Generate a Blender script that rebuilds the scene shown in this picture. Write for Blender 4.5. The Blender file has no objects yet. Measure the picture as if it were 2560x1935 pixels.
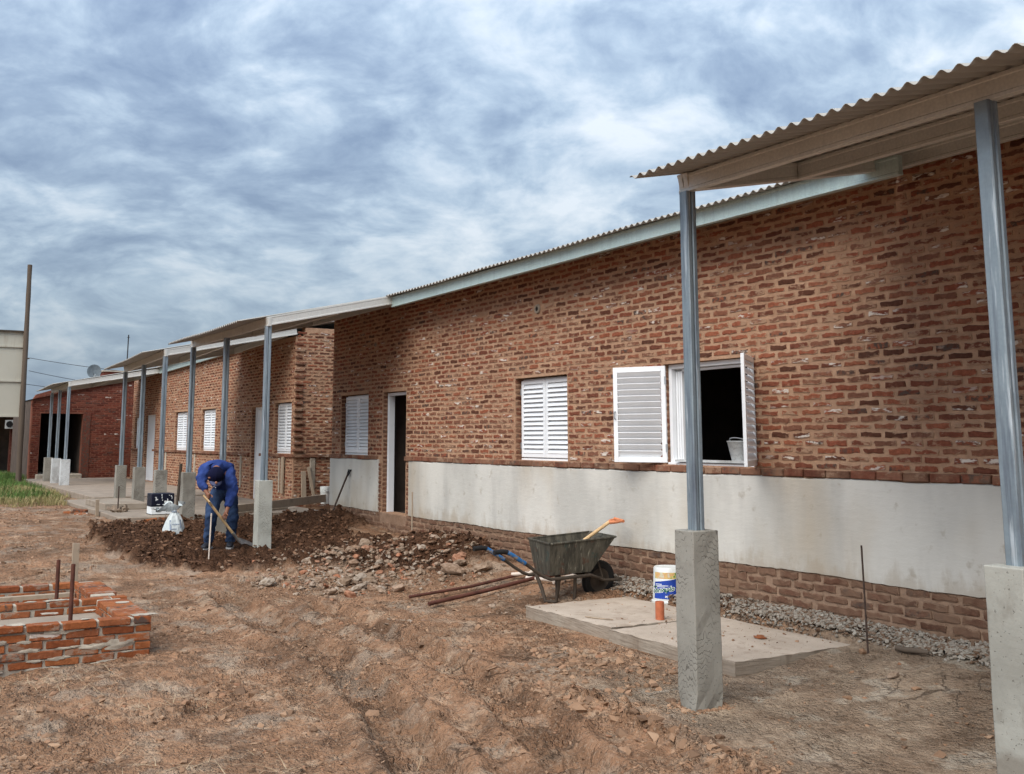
import bpy, bmesh, math, random
import numpy as np
from mathutils import Vector, Matrix, Euler

# ------------------------------------------------------------------ camera, sky, sun, exposure
scene = bpy.context.scene
COL = scene.collection
CAM = (0.0, 7.1, 1.72)
HEAD, PITCH = math.radians(30.37), math.radians(8.142)
cam_data = bpy.data.cameras.new('camera')
cam = bpy.data.objects.new('camera', cam_data); COL.objects.link(cam)
cam_data.sensor_width = 36.0
cam_data.lens = 36.0 * 2600 / 2560
cam_data.shift_x = (1280 - 1215) / 2560
cam_data.shift_y = (725 - 967.5) / 2560
cam_data.clip_start, cam_data.clip_end = 0.1, 6000
fwd = Vector((math.cos(PITCH) * math.cos(HEAD), -math.cos(PITCH) * math.sin(HEAD), math.sin(PITCH)))
cam.location = CAM
cam.rotation_euler = fwd.to_track_quat('-Z', 'Y').to_euler()
scene.camera = cam

SUN_EL, SUN_AZ = math.radians(47), math.radians(122)      # azimuth measured from +X towards +Y
world = bpy.data.worlds.new('World'); scene.world = world; world.use_nodes = True

scene.cycles.max_bounces = 5; scene.cycles.diffuse_bounces = 3; scene.cycles.glossy_bounces = 2; scene.cycles.transmission_bounces = 1
scene.cycles.use_denoising = True
scene.cycles.use_adaptive_sampling = True; scene.cycles.adaptive_threshold = 0.02
scene.cycles.use_light_tree = False
scene.view_settings.view_transform = 'Standard'
scene.view_settings.look = 'None'
scene.view_settings.exposure = 1.38
scene.view_settings.gamma = 1.0

sun_data = bpy.data.lights.new('sun', 'SUN'); sun = bpy.data.objects.new('sun', sun_data); COL.objects.link(sun)
sun_data.energy = 1.5; sun_data.angle = math.radians(48); sun_data.color = (1.0, 0.95, 0.88)
sd = Vector((math.cos(SUN_EL) * math.cos(SUN_AZ), math.cos(SUN_EL) * math.sin(SUN_AZ), math.sin(SUN_EL)))
sun.rotation_euler = sd.to_track_quat('Z', 'Y').to_euler()
sun.location = sd * 60


# ------------------------------------------------------------------ node helper
class NT:
    def __init__(s, tree): s.t = tree; s.n = tree.nodes; s.l = tree.links
    def new(s, kind, **kw):
        n = s.n.new(kind)
        for k, v in kw.items(): setattr(n, k, v)
        return n
    def put(s, sock, v):
        if v is None: return
        if isinstance(v, bpy.types.NodeSocket): s.l.new(v, sock)
        elif isinstance(v, (tuple, list)):
            dv = sock.default_value
            v = tuple(v)
            if hasattr(dv, '__len__') and len(dv) == 4 and len(v) == 3: v = v + (1.0,)
            sock.default_value = v
        else:
            sock.default_value = v
    def pos(s): return s.new('ShaderNodeNewGeometry').outputs['Position']
    def mapv(s, v, scale=(1, 1, 1), loc=(0, 0, 0), rot=(0, 0, 0)):
        m = s.new('ShaderNodeMapping'); s.put(m.inputs['Vector'], v)
        m.inputs['Scale'].default_value = scale; m.inputs['Location'].default_value = loc; m.inputs['Rotation'].default_value = rot
        return m.outputs[0]
    def noise(s, v, scale, detail=4, rough=.55, dist=0.0, lac=2.0):
        n = s.new('ShaderNodeTexNoise'); s.put(n.inputs['Vector'], v)
        s.put(n.inputs['Scale'], scale); n.inputs['Detail'].default_value = detail
        n.inputs['Roughness'].default_value = rough; n.inputs['Distortion'].default_value = dist; n.inputs['Lacunarity'].default_value = lac
        return n.outputs[0]
    def voro(s, v, scale, feature='F1', out=0, rnd=1.0):
        n = s.new('ShaderNodeTexVoronoi', feature=feature); s.put(n.inputs['Vector'], v); n.inputs['Scale'].default_value = scale
        n.inputs['Randomness'].default_value = rnd
        return n.outputs[out]
    def wave(s, v, scale, dist=2, detail=2, dscale=1, **kw):
        n = s.new('ShaderNodeTexWave', **kw); s.put(n.inputs['Vector'], v)
        n.inputs['Scale'].default_value = scale; n.inputs['Distortion'].default_value = dist
        n.inputs['Detail'].default_value = detail; n.inputs['Detail Scale'].default_value = dscale
        return n.outputs[1]
    def math(s, op, a, b=None, c=None, clamp=False):
        n = s.new('ShaderNodeMath', operation=op); n.use_clamp = clamp
        s.put(n.inputs[0], a); s.put(n.inputs[1], b); s.put(n.inputs[2], c)
        return n.outputs[0]
    def vmath(s, op, a, b=None):
        n = s.new('ShaderNodeVectorMath', operation=op); s.put(n.inputs[0], a); s.put(n.inputs[1], b)
        return n.outputs[0]
    def ss(s, v, lo, hi, a=0.0, b=1.0):
        n = s.new('ShaderNodeMapRange', interpolation_type='SMOOTHSTEP'); s.put(n.inputs[0], v)
        n.inputs[1].default_value = lo; n.inputs[2].default_value = hi; n.inputs[3].default_value = a; n.inputs[4].default_value = b
        return n.outputs[0]
    def ramp(s, fac, stops, mode='LINEAR'):
        n = s.new('ShaderNodeValToRGB'); s.put(n.inputs[0], fac); cr = n.color_ramp; cr.interpolation = mode
        while len(cr.elements) < len(stops): cr.elements.new(0.5)
        for e, (p, c) in zip(cr.elements, stops):
            e.position = p; e.color = tuple(c) + (1.0,) if len(c) == 3 else c
        return n.outputs[0]
    def mix(s, fac, a, b, mode='MIX'):
        n = s.new('ShaderNodeMix', data_type='RGBA', blend_type=mode)
        s.put(n.inputs[0], fac); s.put(n.inputs[6], a); s.put(n.inputs[7], b)
        return n.outputs[2]
    def attr(s, name): return s.new('ShaderNodeAttribute', attribute_name=name).outputs['Fac']
    def sep(s, v):
        n = s.new('ShaderNodeSeparateXYZ'); s.put(n.inputs[0], v); return n.outputs
    def comb(s, x, y, z):
        n = s.new('ShaderNodeCombineXYZ'); s.put(n.inputs[0], x); s.put(n.inputs[1], y); s.put(n.inputs[2], z); return n.outputs[0]
    def bump(s, h, strength=.5, dist=.01, normal=None):
        n = s.new('ShaderNodeBump'); n.inputs['Strength'].default_value = strength; n.inputs['Distance'].default_value = dist
        s.put(n.inputs['Height'], h); s.put(n.inputs['Normal'], normal)
        return n.outputs[0]

def material(name, fn, rough=.8, metal=0.0, spec=.3):
    m = bpy.data.materials.new(name); m.use_nodes = True
    nt = NT(m.node_tree); b = m.node_tree.nodes['Principled BSDF']
    b.inputs['Roughness'].default_value = rough; b.inputs['Metallic'].default_value = metal
    b.inputs['Specular IOR Level'].default_value = spec
    r = fn(nt)
    if not isinstance(r, dict): r = {'c': r}
    nt.put(b.inputs['Base Color'], r['c'])
    if 'n' in r: nt.put(b.inputs['Normal'], r['n'])
    if 'r' in r: nt.put(b.inputs['Roughness'], r['r'])
    if 'm' in r: nt.put(b.inputs['Metallic'], r['m'])
    return m

# the overcast sky: the Nishita sky seen through a broken altocumulus deck that goes on all round
w = NT(world.node_tree); bg = world.node_tree.nodes['Background']
sky = w.new('ShaderNodeTexSky', sky_type='NISHITA'); sky.sun_disc = False
sky.sun_elevation = SUN_EL; sky.sun_rotation = math.pi / 2 - SUN_AZ
sky.air_density = 1.4; sky.dust_density = 2.0
gen = w.new('ShaderNodeTexCoord').outputs['Generated']
sx = w.sep(gen)
den = w.math('MAXIMUM', w.math('ADD', sx[2], .30), .05)
pl = w.comb(w.math('DIVIDE', sx[0], den), w.math('DIVIDE', sx[1], den), 0.0)
wa = w.noise(pl, 1.3, 3, .5); wb_ = w.noise(w.mapv(pl, (1, 1, 1), (11, 23, 0)), 1.3, 3, .5)
pw = w.vmath('ADD', w.mapv(pl, (1, 1, 1), (3.1, 7.7, 0)), w.vmath('MULTIPLY', w.comb(wa, wb_, 0.0), (.38, .38, 0)))
c1 = w.noise(pw, 1.4, 3, .5)
c2 = w.noise(w.mapv(pw, (1, 1, 1), (5, 2, 0), (0, 0, .5)), 4.6, 6, .55, .0)
c3 = w.noise(w.mapv(pw, (1.0, 1.0, 1), (9, 4, 0), (0, 0, -.9)), 12.5, 5, .58, .0)
fine = w.noise(pl, 8.5, 4, .55)
vn = w.new('ShaderNodeTexVoronoi', feature='SMOOTH_F1'); w.put(vn.inputs['Vector'], w.vmath('ADD', pw, w.vmath('MULTIPLY', w.comb(c2, fine, 0.0), (.30, .30, 0)))); vn.inputs['Scale'].default_value = 5.0; vn.inputs['Smoothness'].default_value = .6
puff = w.math('SUBTRACT', .5, vn.outputs[0])
cl = w.math('ADD', w.math('ADD', w.math('MULTIPLY', c1, .32), w.math('MULTIPLY', c2, .40)), w.math('ADD', w.math('MULTIPLY', c3, .28), w.math('MULTIPLY', puff, .15)))
cloud = w.ramp(cl, [(.39, (.92, 1.24, 1.82)), (.455, (1.28, 1.66, 2.24)), (.515, (1.80, 2.24, 2.78)), (.565, (2.4, 2.78, 3.22)), (.64, (3.15, 3.40, 3.7))])
hz = w.ss(sx[2], 0.0, .22)
cloud = w.mix(w.math('MULTIPLY', w.math('SUBTRACT', 1.0, hz), .55), cloud, (1.42, 1.98, 2.62))
out = w.mix(.9, sky.outputs[0], cloud)
zen = w.math('DIVIDE', w.math('ADD', 1.0, w.math('MULTIPLY', w.math('MAXIMUM', sx[2], 0.0), 2.0)), 1.5)      # CIE overcast gradient
out = w.mix(1.0, out, w.comb(zen, zen, zen), 'MULTIPLY')
below = w.ss(sx[2], -.05, 0.0)
out = w.mix(below, (1.1, .85, .62), out)
w.put(bg.inputs['Color'], out); bg.inputs['Strength'].default_value = 0.1


# ------------------------------------------------------------------ materials
def _rnd(n):
    oi = n.new('ShaderNodeObjectInfo').outputs['Random']
    return n.math('FRACT', n.math('ADD', n.attr('rnd'), oi))

def mk_brick(name, stops, mortar, smear=1.0, white=.16, dust=None, dustf=0.0):
    def f(n):
        p = n.pos(); r = _rnd(n)
        col = n.ramp(r, stops)
        nz = n.noise(p, 30, 5, .65); big = n.noise(p, 1.1, 3, .5)
        col = n.mix(n.ss(nz, .3, .75), n.mix(1.0, col, (.62, .6, .58), 'MULTIPLY'), col)
        r2 = n.math('FRACT', n.math('MULTIPLY', r, 17.37))
        pat = n.noise(n.mapv(p, (.45, .45, 1.6)), 17, 3, .6)
        wf = n.math('MULTIPLY', n.ss(r2, 1 - white, 1 - white * .6), n.ss(pat, .50, .60))
        col = n.mix(wf, col, (.60, .53, .46))
        bl = n.math('MULTIPLY', n.ss(n.math('FRACT', n.math('MULTIPLY', r, 41.1)), .86, .90), n.ss(n.noise(p, 21, 3, .6), .44, .6))
        col = n.mix(bl, col, (.085, .058, .046))
        e = n.math('ADD', n.attr('edge'), n.math('MULTIPLY', n.math('SUBTRACT', n.noise(n.mapv(p, (.6, .6, 1.2)), 12, 5, .78), .5), 6.0))
        e = n.math('ADD', e, n.math('MULTIPLY', n.math('SUBTRACT', big, .5), 1.5))
        e = n.math('ADD', e, n.math('MULTIPLY', n.math('SUBTRACT', n.math('FRACT', n.math('MULTIPLY', r, 7.9)), .5), .9))
        sm = n.math('MULTIPLY', n.ss(e, .25, .80), smear, clamp=True)
        mc = n.mix(n.noise(p, 2.2, 4, .6), mortar, tuple(v * .72 for v in mortar))
        col = n.mix(sm, col, mc)
        if dust: col = n.mix(n.math('MULTIPLY', n.ss(n.noise(p, 4.5, 4, .6), .35, .62), dustf), col, dust)
        h = n.math('ADD', n.math('MULTIPLY', nz, .7), n.noise(p, 110, 3, .6))
        return {'c': col, 'n': n.bump(h, .55, .006)}
    return material(name, f, .92, 0, .15)

MORT = (.40, .248, .160)
m_brick = mk_brick('old_brick', [(0, (.115, .048, .03)), (.2, (.19, .066, .04)), (.4, (.28, .088, .05)), (.6, (.345, .118, .064)), (.8, (.26, .112, .068)), (1, (.20, .09, .058))], MORT, 1.0, .2)
m_brick_low = mk_brick('plinth_brick', [(0, (.115, .056, .036)), (.4, (.165, .08, .052)), (.7, (.19, .10, .066)), (1, (.13, .068, .046))], (.25, .16, .108), 1.0, .04, (.19, .115, .076), .8)
m_brick_org = mk_brick('orange_brick', [(0, (.24, .07, .028)), (.3, (.33, .105, .038)), (.6, (.37, .13, .05)), (1, (.27, .09, .04))], (.34, .275, .21), .6, .04)
m_brick_red = mk_brick('red_brick', [(0, (.13, .036, .024)), (.4, (.20, .052, .034)), (.7, (.25, .075, .046)), (1, (.10, .032, .024))], (.20, .105, .075), .5, .05)
m_brick_sill = mk_brick('sill_brick', [(0, (.12, .046, .03)), (.3, (.19, .068, .042)), (.6, (.25, .09, .055)), (1, (.16, .08, .052))], (.33, .215, .145), .9, .04, (.28, .165, .105), .5)

def mk_mortar(name, a, b, bs=.7):
    def f(n):
        p = n.pos()
        col = n.mix(n.ss(n.noise(p, 1.1, 5, .62), .34, .66), a, b)
        col = n.mix(n.math('MULTIPLY', n.ss(n.noise(n.mapv(p, (1, 1, 1.8), (7, 7, 7)), 5.5, 5, .65), .46, .66), .5), col, tuple(min(1, v * 1.28) for v in a))
        col = n.mix(n.math('MULTIPLY', n.ss(n.noise(p, 14, 4, .7), .45, .72), .45), col, tuple(v * .6 for v in b))
        h = n.math('ADD', n.noise(p, 22, 5, .7), n.math('MULTIPLY', n.noise(p, 140, 2, .6), .4))
        return {'c': col, 'n': n.bump(h, .7, .010)}
    return material(name, f, .95, 0, .1)
m_mortar = mk_mortar('tan_mortar', (.43, .27, .176), (.345, .20, .125))
m_mortar_grey = mk_mortar('grey_mortar', (.42, .365, .29), (.33, .28, .225))
m_mortar_low = mk_mortar('plinth_mortar', (.30, .20, .14), (.21, .13, .085))

def f(n):
    p = n.pos()
    q = n.mapv(p, (1, 1, .45))
    col = n.mix(n.ss(n.noise(q, 1.3, 4, .55), .33, .68), (.60, .58, .53), (.465, .452, .415))
    col = n.mix(n.math('MULTIPLY', n.ss(n.noise(n.mapv(p, (1, 1, .6), (4, 4, 4)), .8, 3, .5), .47, .66), .62), col, (.42, .345, .25))
    col = n.mix(n.math('MULTIPLY', n.ss(n.noise(n.mapv(p, (1, 1, .18), (14, 4, 2)), 2.0, 4, .6), .50, .74), .42), col, (.31, .295, .275))
    col = n.mix(n.math('MULTIPLY', n.ss(n.noise(p, 7, 4, .6), .60, .72), .5), col, (.33, .285, .22))
    zz = n.sep(p)[2]
    col = n.mix(n.math('MULTIPLY', n.ss(n.math('SUBTRACT', n.noise(n.mapv(p, (2.2, 2.2, .8)), 3.0, 5, .65), n.math('MULTIPLY', n.math('SUBTRACT', zz, .57), 1.3)), .30, .55), .42), col, (.34, .27, .19))
    tr = n.noise(n.mapv(p, (1, 1, 3.5), (0, 0, 0), (0, .5, 0)), 7, 4, .6)
    h = n.math('ADD', n.noise(p, 6, 4, .6), n.math('ADD', n.math('MULTIPLY', tr, .6), n.math('MULTIPLY', n.noise(p, 60, 3, .6), .12)))
    return {'c': col, 'n': n.bump(h, .3, .014)}
m_plaster = material('lime_plaster', f, .93, 0, .1)

def mk_galv(name, a, b, streak=.5, rust=0.0, metal=.4):
    def f(n):
        p = n.pos()
        sp = n.voro(p, 55)
        col = n.mix(n.noise(p, 2.3, 3, .5), a, b)
        col = n.mix(n.math('MULTIPLY', sp, .25), col, (.14, .17, .20))
        st = n.noise(n.mapv(p, (26, 26, 1.1)), 1.0, 5, .65)
        col = n.mix(n.math('MULTIPLY', n.ss(st, .45, .68), streak), col, (.085, .10, .135))
        col = n.mix(n.math('MULTIPLY', n.ss(n.noise(n.mapv(p, (40, 40, 2.2), (3, 1, 7)), 1.0, 4, .6), .57, .7), streak * .9), col, (.60, .66, .70))
        if rust: col = n.mix(n.math('MULTIPLY', n.ss(n.noise(p, 5, 4, .6), .62, .7), rust), col, (.16, .06, .03))
        rr = n.ss(n.noise(p, 12, 3, .5), .3, .7, .34, .6)
        return {'c': col, 'r': rr, 'n': n.bump(n.noise(p, 30, 3, .5), .1, .004)}
    return material(name, f, .45, metal, .5)
m_post = mk_galv('galvanised_post', (.31, .37, .405), (.21, .26, .295), .7)
m_beam = mk_galv('galvanised_beam', (.70, .69, .64), (.58, .56, .51), .07, metal=.15)
m_fascia = mk_galv('zinc_fascia', (.56, .68, .67), (.44, .57, .54), .14, metal=.2)
def f(n):
    p = n.pos()
    col = n.mix(n.noise(p, 1.6, 4, .6), (.40, .385, .355), (.28, .265, .24))
    col = n.mix(n.math('MULTIPLY', n.ss(n.noise(n.mapv(p, (9, .6, 1)), 1.0, 4, .6), .5, .7), .35), col, (.22, .19, .16))
    return {'c': col, 'n': n.bump(n.noise(p, 20, 3, .5), .08, .004)}
m_sheet = material('corrugated_zinc', f, .55, .1, .4)

def mk_concrete(name, a, b, dark, grain=0.0, bs=.4, stain=False):
    def f(n):
        p = n.pos()
        col = n.mix(n.ss(n.noise(p, 2.6, 5, .6), .3, .7), a, b)
        col = n.mix(n.math('MULTIPLY', n.ss(n.noise(n.mapv(p, (1, 1, .5), (7, 1, 3)), 6, 4, .65), .52, .72), .55), col, dark)
        pits = n.ss(n.noise(p, 75, 2, .5), .66, .72)
        col = n.mix(n.math('MULTIPLY', pits, .6), col, tuple(v * .4 for v in dark))
        h = n.math('ADD', n.noise(p, 18, 5, .6), n.math('MULTIPLY', pits, -.6))
        if grain:
            s = n.sep(p)
            hh = n.math('ADD', s[0], s[1])
            # chipboard shutter print: nested wavy lines in the cast face
            wv = n.noise(n.comb(n.math('MULTIPLY', hh, 9.0), 3.0, n.math('MULTIPLY', s[2], 3.2)), 1.0, 3, .55)
            ph = n.math('ADD', n.math('MULTIPLY', s[2], 24.0), n.math('MULTIPLY', wv, 8.0))
            ln = n.math('ABSOLUTE', n.math('SUBTRACT', n.math('FRACT', ph), .5))
            msk = n.ss(n.noise(n.comb(n.math('MULTIPLY', hh, 5.0), 9.0, n.math('MULTIPLY', s[2], 2.6)), 1.0, 3, .55), .44, .60)
            line = n.math('MULTIPLY', n.math('SUBTRACT', 1.0, n.ss(ln, .03, .12)), n.math('MULTIPLY', msk, grain))
            col = n.mix(n.math('MULTIPLY', line, .62), col, tuple(v * .45 for v in dark))
            h = n.math('SUBTRACT', h, n.math('MULTIPLY', line, .8))
        if stain:
            s = n.sep(p)
            col = n.mix(n.math('MULTIPLY', n.ss(n.math('ADD', s[2], n.math('MULTIPLY', n.noise(p, 5, 4, .6), .35)), .42, .52, 1.0, 0.0), .6), col, (.15, .12, .09))
        return {'c': col, 'n': n.bump(h, bs, .008)}
    return material(name, f, .9, 0, .15)
m_footing = mk_concrete('cast_concrete', (.285, .27, .235), (.205, .19, .162), (.135, .117, .095), 1.0)
m_footing_pale = mk_concrete('pale_cast_concrete', (.41, .41, .365), (.32, .32, .28), (.22, .205, .175), .7)
m_footing_plain = mk_concrete('rendered_concrete', (.36, .355, .315), (.275, .268, .235), (.19, .17, .14), 0, .45, True)
m_footing_white = mk_concrete('whitewashed_concrete', (.58, .60, .60), (.34, .34, .33), (.20, .18, .16), .5)
m_slab_top = mk_concrete('dusty_slab', (.47, .39, .315), (.385, .315, .25), (.25, .185, .135), 0, .4)
m_slab = mk_concrete('slab_concrete', (.33, .28, .225), (.25, .20, .155), (.16, .115, .08), 0, .5)
m_pave = mk_concrete('pavement_concrete', (.31, .255, .20), (.235, .19, .15), (.20, .155, .12), 0, .4)

def flat(name, c, rough=.7, metal=0, var=.25, sc=8, spec=.3, bump=.1):
    def f(n):
        p = n.pos(); nz = n.noise(p, sc, 4, .6)
        return {'c': n.mix(n.ss(nz, .35, .7), c, tuple(v * (1 - var) for v in c)), 'n': n.bump(n.noise(p, sc * 6, 3, .6), bump, .004)}
    return material(name, f, rough, metal, spec)
m_white = flat('white_enamel', (.80, .82, .84), .42, 0, .07, 3, .5, .04)
m_hinge = flat('zinc_hinge', (.42, .44, .46), .45, .5)
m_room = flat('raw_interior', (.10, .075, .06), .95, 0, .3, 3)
m_dark = flat('painted_hole_shade', (.012, .011, .011), .95)  # near-black colour standing for the shade inside the vent pipes
m_black = flat('black_plastic', (.012, .012, .013), .5)
def f(n):
    p = n.pos()
    g = n.noise(n.mapv(p, (14, 14, 1.5)), 1.5, 5, .65)
    col = n.mix(g, (.42, .33, .24), (.24, .185, .135))
    col = n.mix(n.math('MULTIPLY', n.ss(n.noise(p, 7, 3, .6), .55, .7), .5), col, (.17, .13, .10))
    return {'c': col, 'n': n.bump(g, .35, .004)}
m_board = material('weathered_board', f, .9, 0, .15)
def f(n):
    p = n.pos()
    g = n.noise(n.mapv(p, (9, 9, .6)), 1.5, 5, .65)
    return {'c': n.mix(g, (.15, .115, .088), (.06, .047, .037)), 'n': n.bump(g, .5, .01)}
m_pole = material('weathered_pole', f, .92, 0, .15)
m_handle = flat('ash_handle', (.62, .42, .22), .55, 0, .25, 14)
m_grip = flat('orange_grip', (.62, .22, .10), .55, 0, .3, 12)
m_steel = flat('worn_steel', (.42, .42, .41), .38, .8, .4, 9)
m_rust = flat('rusty_steel', (.115, .042, .028), .75, .2, .45, 10, .3, .3)
m_rebar = flat('rebar', (.075, .05, .04), .8, .2, .3, 20)
m_rubber = flat('black_rubber', (.015, .014, .014), .7, 0, .3, 12)
m_hose = flat('dusty_white_pipe', (.62, .53, .45), .6, 0, .25, 6)
m_orange_pipe = flat('orange_pvc', (.50, .15, .07), .45, 0, .25, 14)
m_pail = flat('white_plastic', (.66, .68, .66), .38, 0, .12, 9, .5)
m_label_blue = flat('blue_print', (.012, .055, .36), .4, 0, .35, 7, .5)
m_label_green = flat('green_print', (.006, .11, .06), .45)
m_label_white = flat('white_print', (.74, .77, .78), .45, 0, .05)
def f(n):
    p = n.pos()
    return n.ramp(n.noise(p, 22, 3, .6), [(.35, (.52, .53, .40)), (.47, (.58, .30, .13)), (.55, (.60, .48, .18)), (.66, (.10, .22, .06))])
m_label_fruit = material('coloured_print', f, .45)
def f(n):
    p = n.pos()
    col = n.mix(n.ss(n.noise(n.mapv(p, (16, 16, 2.0)), 1.2, 5, .65), .36, .66), (.05, .046, .036), (.12, .108, .082))
    col = n.mix(n.math('MULTIPLY', n.ss(n.noise(p, 6, 3, .6), .62, .68), .5), col, (.03, .065, .06))
    col = n.mix(n.math('MULTIPLY', n.ss(n.noise(n.mapv(p, (22, 22, 2.5), (3, 3, 3)), 1.4, 4, .6), .62, .70), .7), col, (.30, .28, .22))
    col = n.mix(n.math('MULTIPLY', n.ss(n.noise(p, 9, 4, .6), .60, .68), .7), col, (.10, .045, .028))
    return {'c': col, 'n': n.bump(n.noise(p, 40, 4, .6), .35, .004)}
m_tray = material('grimy_steel_tray', f, .72, .25, .3)
def f(n):
    p = n.pos()
    return {'c': n.mix(n.ss(n.noise(p, 16, 4, .6), .47, .6), (.02, .115, .29), (.22, .19, .15)), 'n': n.bump(n.noise(p, 40, 3), .2, .003)}
m_bluepaint = material('scuffed_blue_paint', f, .6)
def f(n):
    p = n.pos()
    return {'c': n.mix(n.noise(p, 10, 4, .6), (.10, .075, .055), (.035, .028, .022)), 'n': n.bump(n.noise(p, 40, 4, .6), .3, .004)}
m_dirty_metal = material('muddy_tube', f, .75, .2)

def mk_cloth(name, c, d, sc=9):
    def f(n):
        p = n.pos()
        fold = n.noise(n.mapv(p, (1, 1, .55)), sc, 3, .5, .6)
        col = n.mix(n.ss(n.noise(p, 7, 4, .6), .35, .65), c, d)
        return {'c': col, 'n': n.bump(n.math('ADD', fold, n.math('MULTIPLY', n.noise(p, 260, 2), .05)), .75, .035)}
    return material(name, f, .92, 0, .12)
m_shirt = mk_cloth('blue_work_shirt', (.040, .072, .24), (.022, .042, .155))
m_jeans = mk_cloth('denim', (.042, .072, .145), (.020, .036, .08), 8)
m_cap = mk_cloth('navy_cap', (.005, .006, .026), (.004, .005, .018), 6)
m_brim = mk_cloth('cap_brim', (.10, .11, .19), (.07, .08, .15), 6)
m_shoe = flat('dark_shoe', (.018, .02, .028), .6)
m_sole = flat('pale_sole', (.42, .42, .42), .6)
m_skin = flat('skin', (.26, .115, .07), .55, 0, .2, 12)
m_sack = mk_cloth('white_woven_sack', (.62, .66, .65), (.50, .55, .56), 14)
m_sackprint = flat('faint_blue_print', (.26, .31, .40), .8)
m_navy = flat('navy_tin', (.010, .012, .028), .45, 0, .4, 9)
m_cream = None
def f(n):
    p = n.pos()
    col = n.mix(n.noise(p, .8, 4, .6), (.50, .475, .40), (.40, .38, .315))
    col = n.mix(n.math('MULTIPLY', n.ss(n.noise(n.mapv(p, (4, 4, .5)), 1.0, 5, .65), .55, .75), .55), col, (.26, .20, .13))
    return {'c': col}
m_cream = material('cream_sheet_metal', f, .6, .1)
m_dish = flat('grey_dish', (.17, .20, .22), .6)
m_wire = flat('wire', (.03, .03, .035), .7)
m_acwhite = flat('ac_casing', (.5, .52, .52), .5)
def f(n):
    p = n.pos(); r = _rnd(n)
    col = n.ramp(r, [(0, (.32, .245, .185)), (.25, (.23, .16, .11)), (.45, (.38, .32, .26)), (.62, (.26, .17, .115)), (.82, (.34, .26, .195)), (.96, (.37, .16, .09)), (1, (.24, .16, .11))])
    col = n.mix(n.ss(n.noise(p, 25, 4, .65), .35, .7), col, n.mix(1.0, col, (.55, .5, .45), 'MULTIPLY'))
    return {'c': col, 'n': n.bump(n.noise(p, 45, 4, .65), .5, .006)}
m_stone = material('rubble', f, .95, 0, .1)
def f(n):
    p = n.pos(); r = _rnd(n)
    col = n.ramp(r, [(0, (.13, .08, .052)), (.3, (.21, .128, .08)), (.6, (.28, .17, .105)), (.85, (.34, .22, .142)), (1, (.25, .13, .077))])
    return {'c': col, 'n': n.bump(n.noise(p, 60, 4, .65), .5, .005)}
m_clod = material('clods', f, .96, 0, .08)
def f(n):
    p = n.pos(); r = _rnd(n)
    col = n.ramp(r, [(0, (.06, .030, .0175)), (.5, (.10, .051, .029)), (.85, (.15, .08, .047)), (1, (.21, .125, .08))])
    return {'c': col, 'n': n.bump(n.noise(p, 50, 4, .65), .5, .006)}
m_darkclod = material('moist_soil_clods', f, .95, 0, .1)
def f(n):
    p = n.pos(); r = _rnd(n)
    col = n.ramp(r, [(0, (.31, .28, .24)), (.35, (.21, .175, .14)), (.55, (.34, .31, .265)), (.75, (.17, .115, .08)), (1, (.13, .08, .052))])
    return {'c': col, 'n': n.bump(n.noise(p, 60, 4, .65), .5, .005)}
m_gravel = material('crushed_stone', f, .95, 0, .1)
def mk_grass(name, a, b, c):
    def f(n):
        r = _rnd(n)
        return n.ramp(r, [(0, a), (.5, b), (1, c)])
    return material(name, f, .8, 0, .2)
m_grass = mk_grass('green_grass', (.035, .085, .016), (.07, .14, .03), (.15, .19, .055))
m_drygrass = mk_grass('dry_grass', (.12, .13, .04), (.27, .23, .10), (.38, .30, .16))
m_straw = mk_grass('straw', (.42, .31, .19), (.50, .38, .24), (.30, .21, .13))
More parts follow.
